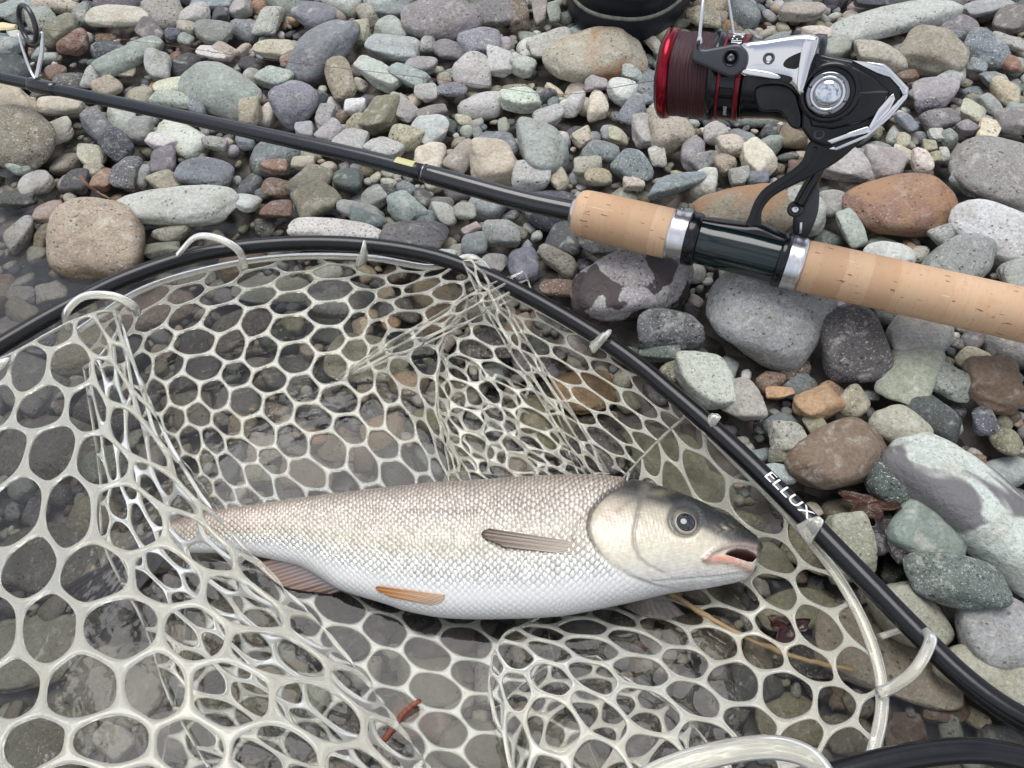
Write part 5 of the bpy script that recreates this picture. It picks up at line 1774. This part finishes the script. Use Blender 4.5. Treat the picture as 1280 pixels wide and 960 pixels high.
# loose line from the spool lip through the guide
lps = [SF[0] + SF[1] * (4 * SF[4]) + 57 * KP * (math.cos(R(-10)) * SF[2] + math.sin(R(-10)) * SF[3])]
lpx = catmull(np.array([GP(36, 34), P(205, 56, .070), P(330, 74, .066), P(470, 90, .064), P(600, 106, .066), P(700, 118, .072), lps[0]]), 90)
fl = part('fishing_line', tube(lpx, .00016, 5), M['line'])
tag(fl, 'thin wine-red fishing line stretched from the spool to the rod guide', 'fishing line')

# ------------------------------------------------------------------ boot
bc = on_bed(822, 56, 0.010)
boot = thing('rubber_boot', (bc[0], bc[1] + .10, bc[2]), 'black rubber boot with pale welt standing in the shingle', 'boot')
def boot_outline(n, grow):
    """sole outline: toe towards the camera"""
    pts = []
    for k_ in range(n):
        t = 2 * math.pi * k_ / n
        c_, s_ = math.cos(t), math.sin(t)
        x = .055 * np.sign(c_) * abs(c_) ** .8 * (1.0 if s_ < 0 else .9)
        y = .145 * np.sign(s_) * abs(s_) ** .8
        nn_ = unit(np.array([c_ / .055, s_ / .145]))
        pts.append((x + nn_[0] * grow, y + nn_[1] * grow))
    q = np.array(pts)
    ca, sa = math.cos(R(-14)), math.sin(R(-14))
    q = q @ np.array([[ca, -sa], [sa, ca]]).T
    return q + [bc[0] + .002, bc[1] + .145]
def boot_layers(layers, n=72, caps=True):
    V, F = [], []
    for z, g in layers:
        for x, y in boot_outline(n, g):
            V.append((x, y, bc[2] + z))
    for i in range(len(layers) - 1):
        for j in range(n):
            k_ = (j + 1) % n
            F.append((i * n + j, i * n + k_, (i + 1) * n + k_, (i + 1) * n + j))
    F.append(tuple(range(n))[::-1]); F.append(tuple((len(layers) - 1) * n + j for j in range(n)))
    return V, F
part('sole', boot_layers([(-.002, -.004), (0, -.001), (.002, 0), (.016, .0012), (.0175, .0005)]), M['boot'], boot)
part('welt', boot_layers([(.0172, -.001), (.0174, .0016), (.0196, .0018), (.0198, -.001)]), M['boot_line'], boot)
part('foxing_strip', boot_layers([(.0196, -.001), (.0198, .0004), (.030, .0006), (.032, .0014), (.034, .0006), (.0345, -.002)]), M['boot'], boot)
n = 72
V, F = [], []
lay = [(.034, .0, 1), (.045, -.001, 1), (.060, -.004, .98), (.075, -.010, .9), (.092, -.016, .75), (.11, -.018, .62), (.14, -.018, .56), (.20, -.014, .56), (.26, -.010, .58), (.30, -.008, .6)]
for z, g, sq in lay:
    o2 = boot_outline(n, g)
    heel = o2[:, 1].max()
    for x, y in o2:
        V.append((x + (1 - sq) * .035, heel - (heel - y) * sq, bc[2] + z))
for i in range(len(lay) - 1):
    for j in range(n):
        k_ = (j + 1) % n
        F.append((i * n + j, i * n + k_, (i + 1) * n + k_, (i + 1) * n + j))
F.append(tuple((len(lay) - 1) * n + j for j in range(n)))
part('upper', (V, F), M['boot'], boot)

# ------------------------------------------------------------------ small litter
def stick(name, q, r0, r1, mat, label, cat, seg=9):
    p = catmull(np.array([P(*a) if len(a) == 3 else a for a in q]), 30)
    p = p + np.random.default_rng(len(label)).normal(0, r0 * .12, p.shape)
    o = part(name, tube(p, np.linspace(r0, r1, 30) * (1 + .12 * np.sin(np.arange(30) * 1.1)), seg), mat)
    tag(o, label, cat)
stick('straw_stem', [(832, 738, .004), (880, 768, .006), (930, 796, .007), (1000, 823, .006), (1068, 838, .004)], .0014, .0010, M['straw'], 'dry straw stem lying under the net in front of the fish head', 'stem')
stick('red_twig', [(480, 925, .0), (497, 902, .002), (510, 886, .004), (524, 876, .006)], .0014, .0011, M['twig_red'], 'short rust-red twig caught in the net below the fish belly', 'twig')
stick('bent_twig', [(100, 221, .045), (110, 232, .042), (122, 240, .036), (138, 249, .032)], .0010, .0006, M['twig'], 'thin bent brown twig among pebbles near the rod tip side', 'twig')
stick('upright_twig', [(728, 345, .036), (725, 358, .024), (721, 372, .012)], .0011, .0008, M['twig'], 'short brown twig wedged between stones below the front cork grip', 'twig')
dw = on_bed(8, 36, .018)
V, F = [], []
for i in range(13):
    x = -30 + 50 * i / 12
    w_ = 6.8 if i < 9 else 6.8 - (i - 8) * .9
    c = P(x, 33.5, dw[2] + .012)
    for j in range(8):
        a_ = 2 * math.pi * j / 8
        V.append(c + np.array([0, math.cos(a_) * w_ * .0006 * 1.3, math.sin(a_) * .0016 + .0003 * math.sin(i)]))
for i in range(12):
    for j in range(8):
        k_ = (j + 1) % 8
        F.append((i * 8 + j, i * 8 + k_, (i + 1) * 8 + k_, (i + 1) * 8 + j))
F += [tuple(range(8))[::-1], tuple(96 + j for j in range(8))]
tag(part('driftwood_chip', (V, F), M['driftwood'], None, False), 'pale flat driftwood chip lying behind the rod guide', 'driftwood')
def leaf(name, cx, cy, a, b, ang, z, mat, label, seed):
    r = np.random.default_rng(seed)
    n, m = 26, 6
    dep = .36 / FPX
    c0 = P(cx, cy, z)
    top_, F = [c0 + [0, 0, .0012]], []
    ang_ = np.linspace(0, 2 * math.pi, n, endpoint=False)
    out = 1 + .22 * np.sin(ang_ * 3 + seed) + .16 * np.sin(ang_ * 7 + seed * 2) + r.normal(0, .05, n)
    for k_ in range(1, m + 1):
        f = k_ / m
        for i in range(n):
            x, y = a * f * out[i] * math.cos(ang_[i]), b * f * out[i] * math.sin(ang_[i])
            ca, sa = math.cos(R(ang)), math.sin(R(ang))
            top_.append(c0 + np.array([(x * ca - y * sa) * dep, -(x * sa + y * ca) * dep, .0016 * math.sin(f * 4 + ang_[i] * 3 + seed) * f + .0012 * math.cos(ang_[i] * 2) + .0015]))
    top_ = np.array(top_)
    N1 = len(top_)
    V = np.vstack([top_, top_ - [0, 0, .0004]])
    for i in range(n):
        j = (i + 1) % n
        F += [(0, 1 + i, 1 + j), (N1, N1 + 1 + j, N1 + 1 + i)]
        for k_ in range(m - 1):
            q0, q1 = 1 + k_ * n, 1 + (k_ + 1) * n
            F += [(q0 + i, q1 + i, q1 + j, q0 + j), (N1 + q0 + i, N1 + q0 + j, N1 + q1 + j, N1 + q1 + i)]
        q = 1 + (m - 1) * n
        F.append((q + i, N1 + q + i, N1 + q + j, q + j))
    o = part(name, (V, F), mat)
    tag(o, label, 'leaf')
leaf('leaf', 1085, 632, 36, 16, 12, .024, M['leaf'], 'wet brown leaf lying among stones beside the hoop lettering', 3)
leaf('leaf', 1108, 672, 22, 34, 0, .022, M['leaf_dark'], 'wet blackish leaf draped over stones between hoop and white slab', 5)
leaf('leaf', 985, 785, 24, 16, -10, .009, M['leaf_red'], 'dark red leaf under the net near the straw stem', 8)
